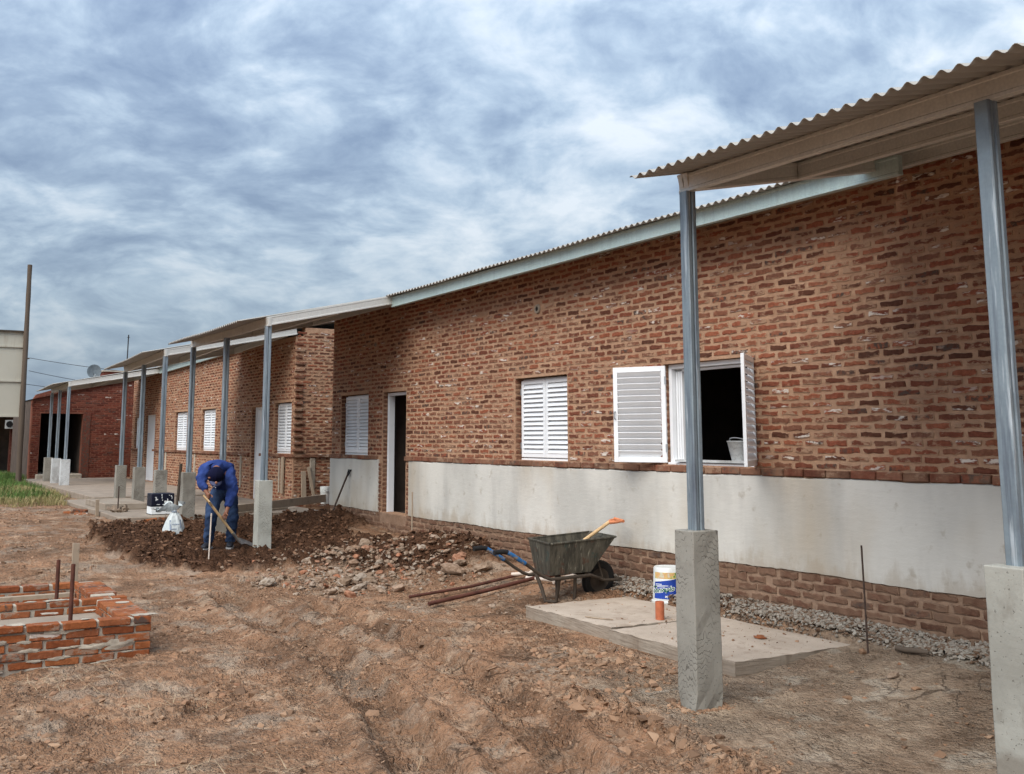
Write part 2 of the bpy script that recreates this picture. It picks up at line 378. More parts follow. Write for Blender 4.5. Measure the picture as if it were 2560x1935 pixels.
def f(n):
    p = n.pos(); soil = n.attr('soil'); grey = n.attr('grey'); rut = n.attr('rut')
    a = n.noise(p, 1.0, 5, .6); b = n.noise(n.mapv(p, (1, 1, 1), (5, 9, 0)), 3.2, 5, .62); c = n.noise(p, 13, 5, .65)
    col = n.mix(n.ss(a, .32, .66), (.42, .236, .138), (.325, .184, .108))
    col = n.mix(n.math('MULTIPLY', n.ss(b, .48, .66), .8), col, (.56, .40, .275))
    col = n.mix(n.math('MULTIPLY', n.ss(n.noise(n.mapv(p, (1, 1, 1), (2, 31, 0)), 2.2, 5, .6), .50, .64), .75), col, (.17, .098, .06))
    col = n.mix(n.math('MULTIPLY', n.ss(n.noise(n.mapv(p, (1, 1, 1), (21, 3, 0)), 1.3, 4, .6), .52, .68), .4), col, (.345, .18, .10))
    col = n.mix(n.math('MULTIPLY', n.ss(n.noise(n.mapv(p, (1, 1, 1), (12, 17, 0)), 1.7, 5, .6), .52, .64), .75), col, (.43, .325, .24))
    gc = n.mix(n.ss(n.noise(p, 2.4, 5, .62), .35, .65), (.42, .325, .235), (.30, .225, .16))
    gc = n.mix(n.math('MULTIPLY', n.ss(n.noise(n.mapv(p, (1, 1, 1), (3, 3, 0)), 3.0, 4, .6), .55, .66), .65), gc, (.53, .475, .385))
    gc = n.mix(n.math('MULTIPLY', n.ss(n.noise(n.mapv(p, (1, 1, 1), (33, 8, 0)), 1.5, 5, .62), .48, .62), .6), gc, (.20, .135, .09))
    col = n.mix(n.math('MULTIPLY', grey, .85), col, gc)
    col = n.mix(n.math('MULTIPLY', rut, .65), col, (.13, .078, .048))
    col = n.mix(n.math('MULTIPLY', n.ss(c, .48, .70), .6), col, (.10, .06, .037))
    col = n.mix(n.math('MULTIPLY', n.ss(n.noise(p, 45, 3, .6), .56, .68), .5), col, (.43, .33, .24))
    sc = n.mix(n.ss(c, .35, .7), (.11, .055, .031), (.06, .030, .0175))
    sc = n.mix(n.math('MULTIPLY', n.ss(b, .55, .75), .5), sc, (.11, .062, .038))
    col = n.mix(soil, col, sc)
    cr = n.voro(n.vmath('ADD', p, n.vmath('MULTIPLY', n.comb(b, c, 0.0), (.25, .25, 0))), 3.0, 'DISTANCE_TO_EDGE')
    crack = n.math('MULTIPLY', n.math('SUBTRACT', 1.0, n.ss(cr, .004, .018)), n.ss(n.noise(n.mapv(p, (1, 1, 1), (40, 3, 0)), .9, 3, .5), .50, .62))
    col = n.mix(n.math('MULTIPLY', crack, .55), col, (.07, .042, .028))
    h = n.math('ADD', n.math('MULTIPLY', c, 1.0), n.math('MULTIPLY', n.noise(p, 38, 5, .68), .8))
    h = n.math('SUBTRACT', h, n.math('MULTIPLY', crack, .9))
    pw_ = n.vmath('ADD', p, n.vmath('MULTIPLY', n.comb(c, b, 0.0), (.05, .05, 0)))
    v1 = n.voro(pw_, 34); v2 = n.voro(pw_, 85)
    msk = n.ss(n.noise(n.mapv(p, (1, 1, 1), (8, 27, 0)), 1.6, 4, .6), .36, .56)
    h = n.math('SUBTRACT', h, n.math('MULTIPLY', n.math('ADD', n.math('MULTIPLY', v1, .9), n.math('MULTIPLY', v2, .55)), n.math('ADD', n.math('MULTIPLY', msk, .75), .25)))
    return {'c': col, 'n': n.bump(h, 1.0, .045)}
m_ground = material('bare_earth', f, .96, 0, .08)

# ------------------------------------------------------------------ mesh helpers
rng = random.Random(7)
nrg = np.random.default_rng(11)

class MB:
    def __init__(s): s.v = []; s.f = []; s.mi = []; s.cur = 0
    def add(s, vs, fs):
        o = len(s.v); s.v += [tuple(p) for p in vs]; s.f += [tuple(i + o for i in q) for q in fs]; s.mi += [s.cur] * len(fs)
        return s
    def box(s, x0, x1, y0, y1, z0, z1, M=None, jit=0.0):
        vs = [Vector((x, y, z)) for z in (z0, z1) for y in (y0, y1) for x in (x0, x1)]
        if jit: vs = [p + Vector((rng.uniform(-jit, jit), rng.uniform(-jit, jit), rng.uniform(-jit, jit))) for p in vs]
        if M is not None: vs = [M @ p for p in vs]
        return s.add(vs, [(0, 2, 3, 1), (4, 5, 7, 6), (0, 1, 5, 4), (2, 6, 7, 3), (0, 4, 6, 2), (1, 3, 7, 5)])
    def tube(s, pts, r, n=10, cap=True, hollow=False):
        pts = [Vector(p) for p in pts]
        rs = r if isinstance(r, (list, tuple)) else [r] * len(pts)
        rings = []
        up = None
        for i, p in enumerate(pts):
            d = (pts[min(i + 1, len(pts) - 1)] - pts[max(i - 1, 0)]).normalized()
            if up is None:
                up = Vector((0, 0, 1)) if abs(d.z) < .9 else Vector((1, 0, 0))
            a = d.cross(up).normalized(); b = a.cross(d).normalized(); up = b
            rings.append([p + (a * math.cos(2 * math.pi * k / n) + b * math.sin(2 * math.pi * k / n)) * rs[i] for k in range(n)])
        vs = [q for ring in rings for q in ring]; fs = []
        for i in range(len(pts) - 1):
            for k in range(n):
                fs.append((i * n + k, i * n + (k + 1) % n, (i + 1) * n + (k + 1) % n, (i + 1) * n + k))
        if cap: fs.append(tuple(range(n))[::-1]); fs.append(tuple(range((len(pts) - 1) * n, len(pts) * n)))
        return s.add(vs, fs)
    def lathe(s, prof, c=(0, 0, 0), n=24, M=None, close=False):
        vs = []
        for (r, z) in prof:
            for k in range(n):
                a = 2 * math.pi * k / n
                p = Vector((r * math.cos(a), r * math.sin(a), z))
                if M is not None: p = M @ p
                vs.append(p + Vector(c))
        fs = []
        for i in range(len(prof) - 1):
            for k in range(n): fs.append((i * n + k, i * n + (k + 1) % n, (i + 1) * n + (k + 1) % n, (i + 1) * n + k))
        if prof[0][0] > 1e-6 and close: fs.append(tuple(range(n))[::-1])
        if prof[-1][0] > 1e-6 and close: fs.append(tuple(range((len(prof) - 1) * n, len(prof) * n)))
        return s.add(vs, fs)
    def sweep(s, prof, p0, p1, side=None):
        """extrude a closed (side, up) profile from p0 to p1, up stays close to +Z"""
        p0, p1 = Vector(p0), Vector(p1); d = (p1 - p0).normalized()
        a = side or Vector((0, 0, 1)).cross(d).normalized(); b = d.cross(a).normalized()
        n = len(prof)
        vs = [p0 + a * u + b * v for u, v in prof] + [p1 + a * u + b * v for u, v in prof]
        fs = [(k, (k + 1) % n, n + (k + 1) % n, n + k) for k in range(n)] + [tuple(range(n))[::-1], tuple(range(n, 2 * n))]
        return s.add(vs, fs)
    def blob(s, c, r, amp=.25, sub=1, sq=(1, 1, 1), rot=None):
        vs, fs = ico(sub)
        R = Euler((rng.uniform(0, 6), rng.uniform(0, 6), rng.uniform(0, 6))).to_matrix() if rot is None else rot
        out = []
        for p in vs:
            q = Vector(p) * r * (1 + rng.uniform(-amp, amp))
            q = R @ Vector((q.x * sq[0], q.y * sq[1], q.z * sq[2]))
            out.append(q + Vector(c))
        return s.add(out, fs)
    def build(s, name, mat, parent=None, smooth=False, bevel=0.0, seg=1, loc=None):
        me = bpy.data.meshes.new(name); me.from_pydata(s.v, [], s.f)
        mats = mat if isinstance(mat, (list, tuple)) else [mat]
        for m in mats: me.materials.append(m)
        if len(mats) > 1: me.polygons.foreach_set('material_index', s.mi)
        bm = bmesh.new(); bm.from_mesh(me); bmesh.ops.recalc_face_normals(bm, faces=bm.faces); bm.to_mesh(me); bm.free()
        if smooth: me.polygons.foreach_set('use_smooth', [True] * len(me.polygons))
        o = link(name, me, parent)
        if smooth:
            try: me.set_sharp_from_angle(angle=math.radians(42))
            except Exception: pass
        if bevel:
            b = o.modifiers.new('bevel', 'BEVEL'); b.width = bevel; b.segments = seg; b.limit_method = 'ANGLE'; b.angle_limit = math.radians(40)
        return o

_ico = {}
def ico(sub):
    if sub not in _ico:
        bm = bmesh.new(); bmesh.ops.create_icosphere(bm, subdivisions=sub, radius=1.0)
        _ico[sub] = ([tuple(v.co) for v in bm.verts], [tuple(v.index for v in f.verts) for f in bm.faces]); bm.free()
    return _ico[sub]

WLOC = {}
def link(name, data, parent=None):
    o = bpy.data.objects.new(name, data); COL.objects.link(o)
    if parent is not None: adopt(o, parent)
    return o
def adopt(o, parent):
    o.parent = parent
    o.matrix_parent_inverse = Matrix.Translation(-WLOC.get(parent.name, Vector((0, 0, 0))))
def thing(name, label, cat, loc, group=None):
    o = bpy.data.objects.new(name, None); COL.objects.link(o); o.location = loc; WLOC[o.name] = Vector(loc)
    o.empty_display_size = .2
    return tag(o, label, cat, group)
def tag(o, label, cat, group=None):
    o['label'] = label; o['category'] = cat
    if group: o['group'] = group
    return o
def setting(o, kind='structure', label=None):
    o['kind'] = kind
    if label: o['label'] = label
    return o
def np_mesh(name, V, F, mat, attrs=None, parent=None, smooth=False):
    """fast mesh of equal-sized faces from numpy arrays"""
    me = bpy.data.meshes.new(name)
    k = F.shape[1]
    me.vertices.add(len(V)); me.vertices.foreach_set('co', np.ascontiguousarray(V, dtype=np.float32).ravel())
    me.loops.add(F.size); me.loops.foreach_set('vertex_index', np.ascontiguousarray(F, dtype=np.int32).ravel())
    me.polygons.add(len(F)); me.polygons.foreach_set('loop_start', np.arange(0, F.size, k, dtype=np.int32))
    me.update(calc_edges=True)
    for nm, arr in (attrs or {}).items():
        a = me.attributes.new(nm, 'FLOAT', 'POINT'); a.data.foreach_set('value', np.ascontiguousarray(arr, dtype=np.float32))
    me.materials.append(mat)
    me.polygons.foreach_set('use_smooth', np.full(len(F), bool(smooth)))
    me.validate()
    return link(name, me, parent)

# ------------------------------------------------------------------ noise for the terrain
def _hash(ix, iy, seed):
    n = (ix.astype(np.int64) * 374761393 + iy.astype(np.int64) * 668265263 + seed * 982451653) & 0xffffffff
    n = ((n ^ (n >> 13)) * 1274126177) & 0xffffffff
    n = n ^ (n >> 16)
    return (n & 0xffff).astype(np.float64) / 65535.0
def vnoise(x, y, seed=0):
    xi = np.floor(x); yi = np.floor(y); fx = x - xi; fy = y - yi
    fx = fx * fx * (3 - 2 * fx); fy = fy * fy * (3 - 2 * fy)
    a = _hash(xi, yi, seed); b = _hash(xi + 1, yi, seed); c = _hash(xi, yi + 1, seed); d = _hash(xi + 1, yi + 1, seed)
    return (a * (1 - fx) + b * fx) * (1 - fy) + (c * (1 - fx) + d * fx) * fy - .5
def fbm(x, y, f, octv=4, seed=0, gain=.5):
    s = np.zeros_like(x); a = 1.0
    for o in range(octv):
        ca, sa = math.cos(o * 1.1 + seed), math.sin(o * 1.1 + seed)
        s += a * vnoise((x * ca - y * sa) * f + 17.3 * o, (x * sa + y * ca) * f + 5.1 * o, seed + o); f *= 2.03; a *= gain
    return s
def sst(v, a, b):
    t = np.clip((v - a) / (b - a), 0, 1); return t * t * (3 - 2 * t)
def polydist(x, y, pts):
    best = np.full_like(x, 1e9); along = np.zeros_like(x); acc = 0.0
    for (ax, ay), (bx, by) in zip(pts[:-1], pts[1:]):
        dx, dy = bx - ax, by - ay; L = math.hypot(dx, dy)
        t = np.clip(((x - ax) * dx + (y - ay) * dy) / (L * L), 0, 1)
        d = np.hypot(x - ax - t * dx, y - ay - t * dy)
        m = d < best; best = np.where(m, d, best); along = np.where(m, acc + t * L, along); acc += L
    return best, along
def inside(x, y, poly):
    r = np.zeros(x.shape, bool)
    for (ax, ay), (bx, by) in zip(poly, poly[1:] + poly[:1]):
        c = ((ay > y) != (by > y)) & (x < (bx - ax) * (y - ay) / (by - ay + 1e-12) + ax); r ^= c
    return r
SOIL = [(18.4, 3.9), (16.4, 4.25), (14.6, 4.35), (13.1, 4.1), (12.5, 3.1), (12.1, 2.3), (11.7, 1.5), (11.3, .75), (11.2, .1), (13.9, .1), (14.1, .8), (15.3, .75), (15.9, .1), (17.4, .1), (18.35, 1.0)]
RUT_A = [(3.6, 5.0), (5.0, 4.5), (6.2, 4.15), (8.0, 3.85), (11.0, 3.75)]
RUT_B = [(3.7, 4.1), (4.9, 3.72), (6.1, 3.36), (7.5, 3.15), (9.0, 3.0), (10.2, 3.0)]
RIDGE = [(3.2, 3.35), (4.3, 3.14), (4.97, 3.06), (5.68, 2.95), (6.0, 2.9)]

def terrain(x, y):
    """height and colour masks of the site; x, y numpy arrays"""
    base = .30 * sst(x, 9.0, 17.0) + .09 * sst(x, 17, 30)
    base += .17 * (1 - sst(y, .3, 2.0)) * (1 - .75 * sst(x, 10, 16))
    ds, _ = polydist(x, y, SOIL + SOIL[:1])
    ins = inside(x, y, SOIL)
    sd = np.where(ins, ds, -ds) + .35 * fbm(x, y, 2.2, 4, 3)
    soil = sst(sd, -.05, .14)
    near = sst(np.hypot(x - 0, y - 7.1), 40, 14)
    amp = 1.0 - .45 * sst(x, 20, 35)
    h = base + amp * (.045 * fbm(x, y, .7, 3, 1) + .017 * fbm(x, y, 3.0, 4, 5))
    grey = (1 - sst(y + .25 * fbm(x, y, 1.2, 3, 8), 2.65, 2.95)) * (1 - sst(x, 5.7, 7.2))
    rough = .35 + .65 * sst(fbm(x, y, .9, 3, 21), -.12, .22)
    rough = rough * (1 - .55 * grey)
    # clods, scrape lines and trodden crust
    rid = 1 - np.abs(fbm(x, y, 7.0, 3, 9)) * 2
    h += rough * (.019 * (rid - .7) + .040 * np.maximum(fbm(x, y, 10.0, 3, 31), .02) + .022 * np.maximum(fbm(x, y, 23.0, 2, 12), -.05) + .010 * fbm(x, y, 52.0, 1, 13))
    h += .030 * np.maximum(fbm(x, y, 5.5, 4, 33, .6) - .12, 0) * (1 - grey)
    rut = np.zeros_like(x)
    for k, (pts, wd) in enumerate(((RUT_A, .20), (RUT_B, .19))):
        d, al = polydist(x, y, pts)
        d = d + .06 * fbm(x, y, 2.5, 3, 40 + k)
        core = 1 - sst(d, wd * .55, wd)
        h += -.058 * core + .045 * np.exp(-((d - wd * 1.25) / .07) ** 2)
        h += core * .012 * np.sin(al * 2 * math.pi / .14 + 5 * fbm(x, y, 3, 2, 50))
        rut = np.maximum(rut, (1 - sst(d, wd * .5, wd * 1.2)) * (.5 + fbm(x, y, 2.0, 3, 61)))
    d, al = polydist(x, y, RIDGE)
    d = np.abs(d + .05 * fbm(x, y, 3, 3, 70))
    h += np.exp(-(d / .11) ** 2) * (.05 + .17 * np.maximum(fbm(x, y, 8.0, 4, 71, .6), -.08))
    # heaped soil, trench along the porch and the pit beside the concrete pier
    lumps = .13 * np.maximum(fbm(x, y, 3.2, 4, 80, .6), -.05) + .12 * np.maximum(fbm(x, y, 8.0, 4, 84, .62), -.02)
    mound = .0
    for cx, cy, sx_, sy_, a in ((13.6, 3.3, .6, .4, .04), (15.6, 3.9, 1.0, .35, .06), (12.6, 1.2, .55, .6, .16), (12.2, .45, .6, .4, .17), (16.4, .5, .6, .4, .17), (13.7, 3.0, .85, .6, -.10), (12.4, 2.2, .5, .5, .12)):
        mound = mound + a * np.exp(-((x - cx) / sx_) ** 2 - ((y - cy) / sy_) ** 2)
    trench = .15 * np.exp(-((x - 15.6) / .9) ** 2 - ((y - 1.9) / .55) ** 2)
    pit = .22 * np.exp(-((x - 14.75) / .28) ** 2 - ((y - 2.2) / .3) ** 2)
    h += soil * (lumps * 1.15 + .02) + mound - trench - pit
    # level seats for the slabs, pavement and the dug brick pit
    def seat(x0, x1, y0, y1, z, m=.12):
        nonlocal h
        k = sst(x, x0 - m, x0) * (1 - sst(x, x1, x1 + m)) * sst(y, y0 - m, y0) * (1 - sst(y, y1, y1 + m))
        h = h * (1 - k) + np.minimum(h, z) * k
    seat(5.85, 8.7, .38, 1.6, .02)
    seat(8.8, 11.1, 5.25, 12, -.25, .1)
    seat(18.6, 36, -8, 3.3, .30)
    seat(14.25, 15.2, 2.47, 3.15, .18, .15)
    return h, np.clip(soil, 0, 1), np.clip(grey, 0, 1), np.clip(rut, 0, 1)
def gz(x, y): return float(terrain(np.array([float(x)]), np.array([float(y)]))[0][0])

# ground: one sheet out to the horizon, finest where the yard is
a_in = np.radians(np.linspace(-34, 36, 860))
a_out = np.radians(np.concatenate([np.linspace(37, 180, 60), np.linspace(-180, -35, 60)[1:]]))
ang = np.concatenate([a_in, a_out])
rad = np.concatenate([np.linspace(.4, 3.8, 10), 1 / np.linspace(1 / 4.0, 1 / 46.0, 640), [52, 62, 80, 120, 220, 500, 1200, 3000]])
AA, RR = np.meshgrid(-HEAD - ang, rad, indexing='ij')
GX = CAM[0] + RR * np.cos(AA); GY = CAM[1] + RR * np.sin(AA)
gx, gy = GX.ravel(), GY.ravel()
hh, soil_a, grey_a, rut_a = terrain(gx, gy)
hh = np.where(RR.ravel() > 50, .35, hh)
na, nr = GX.shape
i, j = np.meshgrid(np.arange(na), np.arange(nr - 1), indexing='ij')
i2 = (i + 1) % na
F = np.stack([i * nr + j, i * nr + j + 1, i2 * nr + j + 1, i2 * nr + j], -1).reshape(-1, 4)
V = np.stack([gx, gy, hh], -1)
c0 = len(V); V = np.vstack([V, [[CAM[0], CAM[1], gz(CAM[0], CAM[1])]]])
ground = np_mesh('ground', V, F, m_ground, {'soil': np.append(soil_a, 0), 'grey': np.append(grey_a, 0), 'rut': np.append(rut_a, 0)}, smooth=True)
setting(ground, 'structure', 'bare tan earth of the building yard, rutted and scattered with clods')

# ------------------------------------------------------------------ bricks
def brick_proto(L=.2, H=.045, D=.007, seed=0, n_l=4):
    r = random.Random(seed)
    def outline(ins, jit):
        pts = []
        a, b, c = L / 2 - ins, H / 2 - ins, min(.0045, H * .12)
        per = [(-a + c, -b)] + [(-a + c + (2 * a - 2 * c) * k / n_l, -b) for k in range(1, n_l)] + [(a - c, -b), (a, -b + c), (a, b - c)]
        per += [(a - c, b)] + [(a - c - (2 * a - 2 * c) * k / n_l, b) for k in range(1, n_l)] + [(-a + c, b), (-a, b - c), (-a, -b + c)]
        for (x, z), (jx, jz) in zip(per, jit): pts.append((x + jx, z + jz))
        return pts
    n = 2 * n_l + 6
    jit = [(r.uniform(-.006, .006), r.uniform(-.0065, .0065)) for _ in range(n)]
    rings = [(outline(0, jit), -.004, 1.0), (outline(.002, jit), D * .75, .85), (outline(.010, jit), D, .0)]
    vs, ed = [], []
    for pts, y, e in rings:
        for x, z in pts: vs.append((x, y + r.uniform(-.0015, .0015) * (y > 0), z)); ed.append(e)
    fs = []
    for k in range(2):
        for q in range(n): fs.append((k * n + q, k * n + (q + 1) % n, (k + 1) * n + (q + 1) % n, (k + 1) * n + q))
    # cap as strips so that every face is a quad or triangle
    b0 = 2 * n
    lo = list(range(0, n_l + 1)); hi = list(range(n_l + 3, 2 * n_l + 4))[::-1]
    for q in range(n_l): fs.append((b0 + lo[q], b0 + lo[q + 1], b0 + hi[q + 1], b0 + hi[q]))
    fs.append((b0 + lo[-1], b0 + n_l + 1, b0 + n_l + 2, b0 + hi[-1]))
    fs.append((b0 + hi[0], b0 + 2 * n_l + 4, b0 + 2 * n_l + 5, b0 + lo[0]))
    return np.array(vs), np.array(fs), np.array(ed)
PROTOS = [brick_proto(seed=s) for s in range(14)]
def proto_meshes(mat, tagname):
    out = []
    for k, (v, fq, e) in enumerate(PROTOS):
        me = bpy.data.meshes.new(tagname); me.from_pydata(v.tolist(), [], fq.tolist()); me.materials.append(mat)
        a = me.attributes.new('edge', 'FLOAT', 'POINT'); a.data.foreach_set('value', e.astype(np.float32))
        a = me.attributes.new('rnd', 'FLOAT', 'POINT'); a.data.foreach_set('value', np.zeros(len(v), np.float32))
        out.append(me)
    return out
PM = {}
def put_brick(name, parent, mat, c, L, H, rz=0.0, D=1.0):
    key = mat.name
    if key not in PM: PM[key] = proto_meshes(mat, name)
    o = link(name, rng.choice(PM[key]), parent)
    o.location = c; o.scale = (L / .2, D, H / .045); o.rotation_euler = (rng.uniform(-.012, .012), rng.uniform(-.012, .012), rz + rng.uniform(-.008, .008))
    return o
def join_bricks(name, parent, mat, items, D=1.0):
    """items: (centre, L, H, rz) -> one mesh"""
    VS, FS, E, R = [], [], [], []; off = 0
    for (c, L, H, rz) in items:
        v, fq, e = PROTOS[rng.randrange(len(PROTOS))]
        t = rng.uniform(-.012, .012)
        x = v[:, 0] * L / .2; z = v[:, 2] * H / .045; y = v[:, 1] * D
        x, z = x * math.cos(t) - z * math.sin(t), x * math.sin(t) + z * math.cos(t)
        cr, sr = math.cos(rz), math.sin(rz)
        VS.append(np.stack([c[0] + x * cr - y * sr, c[1] + x * sr + y * cr, c[2] + z], -1)); FS.append(fq + off); off += len(v)
        E.append(e); R.append(np.full(len(v), rng.random()))
    o = np_mesh(name, np.vstack(VS), np.vstack(FS), mat, {'edge': np.concatenate(E), 'rnd': np.concatenate(R)}, parent)
    o['kind'] = 'stuff'
    return o
def bond(u0, u1, z0, z1, course, pitch, face_l, face_h, holes=()):
    """running bond cells (u, z, length, height), cut round rectangular holes"""
    out = []; nz_ = int(round((z1 - z0) / course)); course = (z1 - z0) / nz_
    for r in range(nz_):
        zc = z0 + (r + .5) * course
        spans = [(u0, u1)]
        for (a, b, c, d) in holes:
            if c - .02 < zc < d + .02:
                spans = [s for (p, q) in spans for s in ((p, min(q, a)), (max(p, b), q)) if s[1] - s[0] > .05]
        for (p, q) in spans:
            x = u0 + (r % 2) * pitch / 2 + rng.uniform(-.02, .02) - pitch
            while x < q:
                a, b = max(x, p), min(x + pitch, q)
                L = b - a - (pitch - face_l)
                if L > .045:
                    out.append(((a + b) / 2, zc + rng.uniform(-.003, .003), L * rng.uniform(.9, 1.04), face_h * rng.uniform(.82, 1.1)))
                x += pitch
    return out
def wall_strips(mb, x0, x1, z0, z1, y0, y1, holes):
    xs = sorted({x0, x1} | {v for hq in holes for v in hq[:2] if x0 < v < x1})
    for a, b in zip(xs[:-1], xs[1:]):
        hs = sorted([(c, d) for (p, q, c, d) in holes if p <= a + 1e-6 and q >= b - 1e-6])
        z = z0
        for c, d in hs:
            if c > z: mb.box(a, b, y0, y1, z, c)
            z = d
        if z < z1: mb.box(a, b, y0, y1, z, z1)

def sheet(name, parent, x0, x1, yf, zf, yb, zb, kx=0.0, wl=.095, amp=.0145, mat=None):
    nx = int((x1 - x0) / wl * 8) + 1
    xs = np.linspace(x0, x1, nx); ys = np.array([0, .02, .35, 1.0])
    V = []
    for t in ys:
        z = zf + (zb - zf) * t + kx * (xs - x0) + amp * np.sin(2 * math.pi * (xs - x0) / wl) + .006 * np.sin(xs * 2.1 + 3)
        V.append(np.stack([xs, np.full(nx, yf + (yb - yf) * t), z], -1))
    V = np.vstack(V)
    i, j = np.meshgrid(np.arange(len(ys) - 1), np.arange(nx - 1), indexing='ij')
    F = np.stack([i * nx + j, i * nx + j + 1, (i + 1) * nx + j + 1, (i + 1) * nx + j], -1).reshape(-1, 4)
    o = np_mesh(name, V, F, mat or m_sheet, None, parent, True)
    md = o.modifiers.new('thickness', 'SOLIDIFY'); md.thickness = .003; md.offset = 1
    return o
def cprof(w, h, g=.004):
    return [(-w/2, -h/2), (w/2, -h/2), (w/2, -h/2 + .020), (w/2 - g, -h/2 + .026), (w/2 - g, h/2 - .026), (w/2, h/2 - .020), (w/2, h/2), (-w/2, h/2), (-w/2, h/2 - .020), (-w/2 + g, h/2 - .026), (-w/2 + g, -h/2 + .026), (-w/2, -h/2 + .020)]

def shutter_leaf(name, parent, w, h, M, slats=14, hinge_at=0, inner=False):
    """a leaf in local coordinates: x 0..w, z 0..h, outer face at +y; rails, stiles and one mesh per slat"""
    fr = MB(); t = .016; s = .05
    fr.box(0, s, -t, t, 0, h, M); fr.box(w - s, w, -t, t, 0, h, M)
    fr.box(s, w - s, -t, t, 0, s * 1.1, M); fr.box(s, w - s, -t, t, h - s, h, M)
    leaf = fr.build(name, m_white, parent, bevel=.003)
    p = (h - 2.1 * s) / slats
    R = Matrix.Rotation(math.radians(-34 if inner else 34), 4, 'X')
    for k in range(slats):
        mb = MB(); mb.box(s + .002, w - s - .002, -.004, .004, -p * .62, p * .62, M @ Matrix.Translation((0, 0, s * 1.1 + p * (k + .5))) @ R)
        mb.build('slat', m_white, leaf)
    for z in (h * .15, h * .85):
        mb = MB(); x = -.012 if hinge_at == 0 else w - .008
        mb.box(x, x + .02, t, t + .008, z - .04, z + .04, M); mb.build('hinge', m_hinge, leaf)
    return leaf

# ------------------------------------------------------------------ near house
HA = thing('brick_house', 'long new brick house with white plastered base, open dark door and one open shuttered window', 'house', (9.5, -2, .2))
HOLES = [(7.19, 8.45, 1.46, 2.49), (10.21, 11.38, 1.455, 2.485), (14.55, 15.40, .57, 2.46), (15.98, 17.15, 1.45, 2.47)]
XA0, XA1 = .8, 17.55
mb = MB(); wall_strips(mb, XA0, XA1, -.1, 3.97, -.20, 0.0, HOLES)
wallA = mb.build('wall', m_mortar, HA)
mb = MB()
mb.box(XA0, XA0 + .2, -6.4, -.2, -.1, 3.97); mb.box(XA1 - .2, XA1, -6.4, -.2, -.1, 3.97); mb.box(XA0, XA1, -6.6, -6.4, -.1, 3.97)
mb.box(XA0 + .2, XA1 - .2, -6.4, -.2, .40, .55); mb.box(XA0 + .2, XA1 - .2, -6.4, -.2, 3.72, 3.80)
mb.box(9.4, 9.5, -6.4, -.2, .55, 3.72); mb.box(13.2, 13.3, -6.4, -.2, .55, 3.72); mb.box(15.7, 15.8, -6.4, -.2, .55, 3.72)
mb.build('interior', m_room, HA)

cells = bond(2.0, XA1, 1.455, 3.90, .0665, .248, .217, .0465, [(a - .005, b + .005, c - .03, d) for a, b, c, d in HOLES] + [(10.74, 10.92, 3.25, 3.41), (15.65, 15.77, 3.19, 3.33)])
def dist(c): return math.hypot(c[0] - CAM[0], c[1] - CAM[1])
items = sorted([((u, 0.0, z), L, H, 0.0) for u, z, L, H in cells], key=lambda t: dist(t[0]) + (2.5 if t[0][0] < 2.9 else 0))
for c, L, H, rz in items[:300]: put_brick('brick', wallA, m_brick, c, L, H)
ow = join_bricks('brickwork', wallA, m_brick, items[300:])
# brick course on edge that carries the sills
x = 2.0
while x < XA1 - .05:
    L = rng.uniform(.235, .275); e = min(x + L, XA1)
    if not (14.52 < x < 15.4):
        if x < 14.55 < e: e = 14.55
        mb = MB(); mb.box(x + .006, e - .008, -.01, rng.uniform(.030, .040), 1.388 + rng.uniform(-.004, .004), 1.452 + rng.uniform(-.004, .004), jit=.004)
        mb.build('sill_brick', m_brick_sill, wallA, bevel=.006)
    x = e if e > x + .02 else x + .1
# plinth below the plaster: bigger, clay-smeared bricks
for u, z, L, H in bond(2.6, XA1, .10, .575, .079, .262, .235, .062, [(14.5, 15.45, .40, .60)]):
    put_brick('plinth_brick', wallA, m_brick_low, (u + rng.uniform(-.02, .02), .009 + rng.uniform(-.004, .004), z + rng.uniform(-.006, .006)), L * rng.uniform(.9, 1.06), H * rng.uniform(.88, 1.1), D=1.5)
mb = MB(); mb.box(2.6, 14.5, .001, .008, .0, .57); mb.box(15.45, XA1, .001, .008, .0, .57); mb.build('plinth_mortar', m_mortar_low, wallA)
# jamb bricks that show on the far side of each opening
for (a, b, c, d) in HOLES:
    z = c + .03; k = 0
    while z < d - .03:
        for (yy, L) in (((-.055, .09), (-.155, .08)) if k % 2 else ((-.10, .19),)):
            put_brick('jamb_brick', wallA, m_brick_sill, (b, yy, z), L, .047, math.pi / 2)
        z += .0685; k += 1
# soldier bricks of the door jamb beside the plaster
for s_ in (14.46, 15.46):
    z = .62; k = 0
    while z < 1.36:
        L = .10 if k % 2 else .07
        put_brick('jamb_brick', wallA, m_brick_sill, (s_ + (.02 if s_ > 15 else -.02), .004, z), L + .03, .048, 0, 1.6)
        z += .069; k += 1
# plaster with a wavering lower arris
def plaster(x0, x1):
    n = max(6, int((x1 - x0) / .06)); V = []; F = []
    for k in range(n + 1):
        xx = x0 + (x1 - x0) * k / n
        ex = (rng.uniform(-.008, .008) if k in (0, n) else 0)
        zb = .572 + .006 * math.sin(xx * 3.1) + rng.uniform(-.004, .004); zt = 1.384 + .006 * math.sin(xx * 5.3 + 1) + rng.uniform(-.004, .003)
        for (yy, zz) in ((.002, zb), (.026, zb), (.026, zt - .012), (.012, zt), (.002, zt)): V.append((xx + ex, yy, zz))
    for k in range(n):
        for q in range(4): F.append((k * 5 + q, k * 5 + q + 1, (k + 1) * 5 + q + 1, (k + 1) * 5 + q))
    F.append((0, 1, 2, 3, 4)); F.append(tuple(n * 5 + q for q in (4, 3, 2, 1, 0)))
    mb = MB(); mb.add(V, F); return mb.build('plaster', m_plaster, HA)
plaster(2.6, 14.40); plaster(15.50, XA1 + .01)
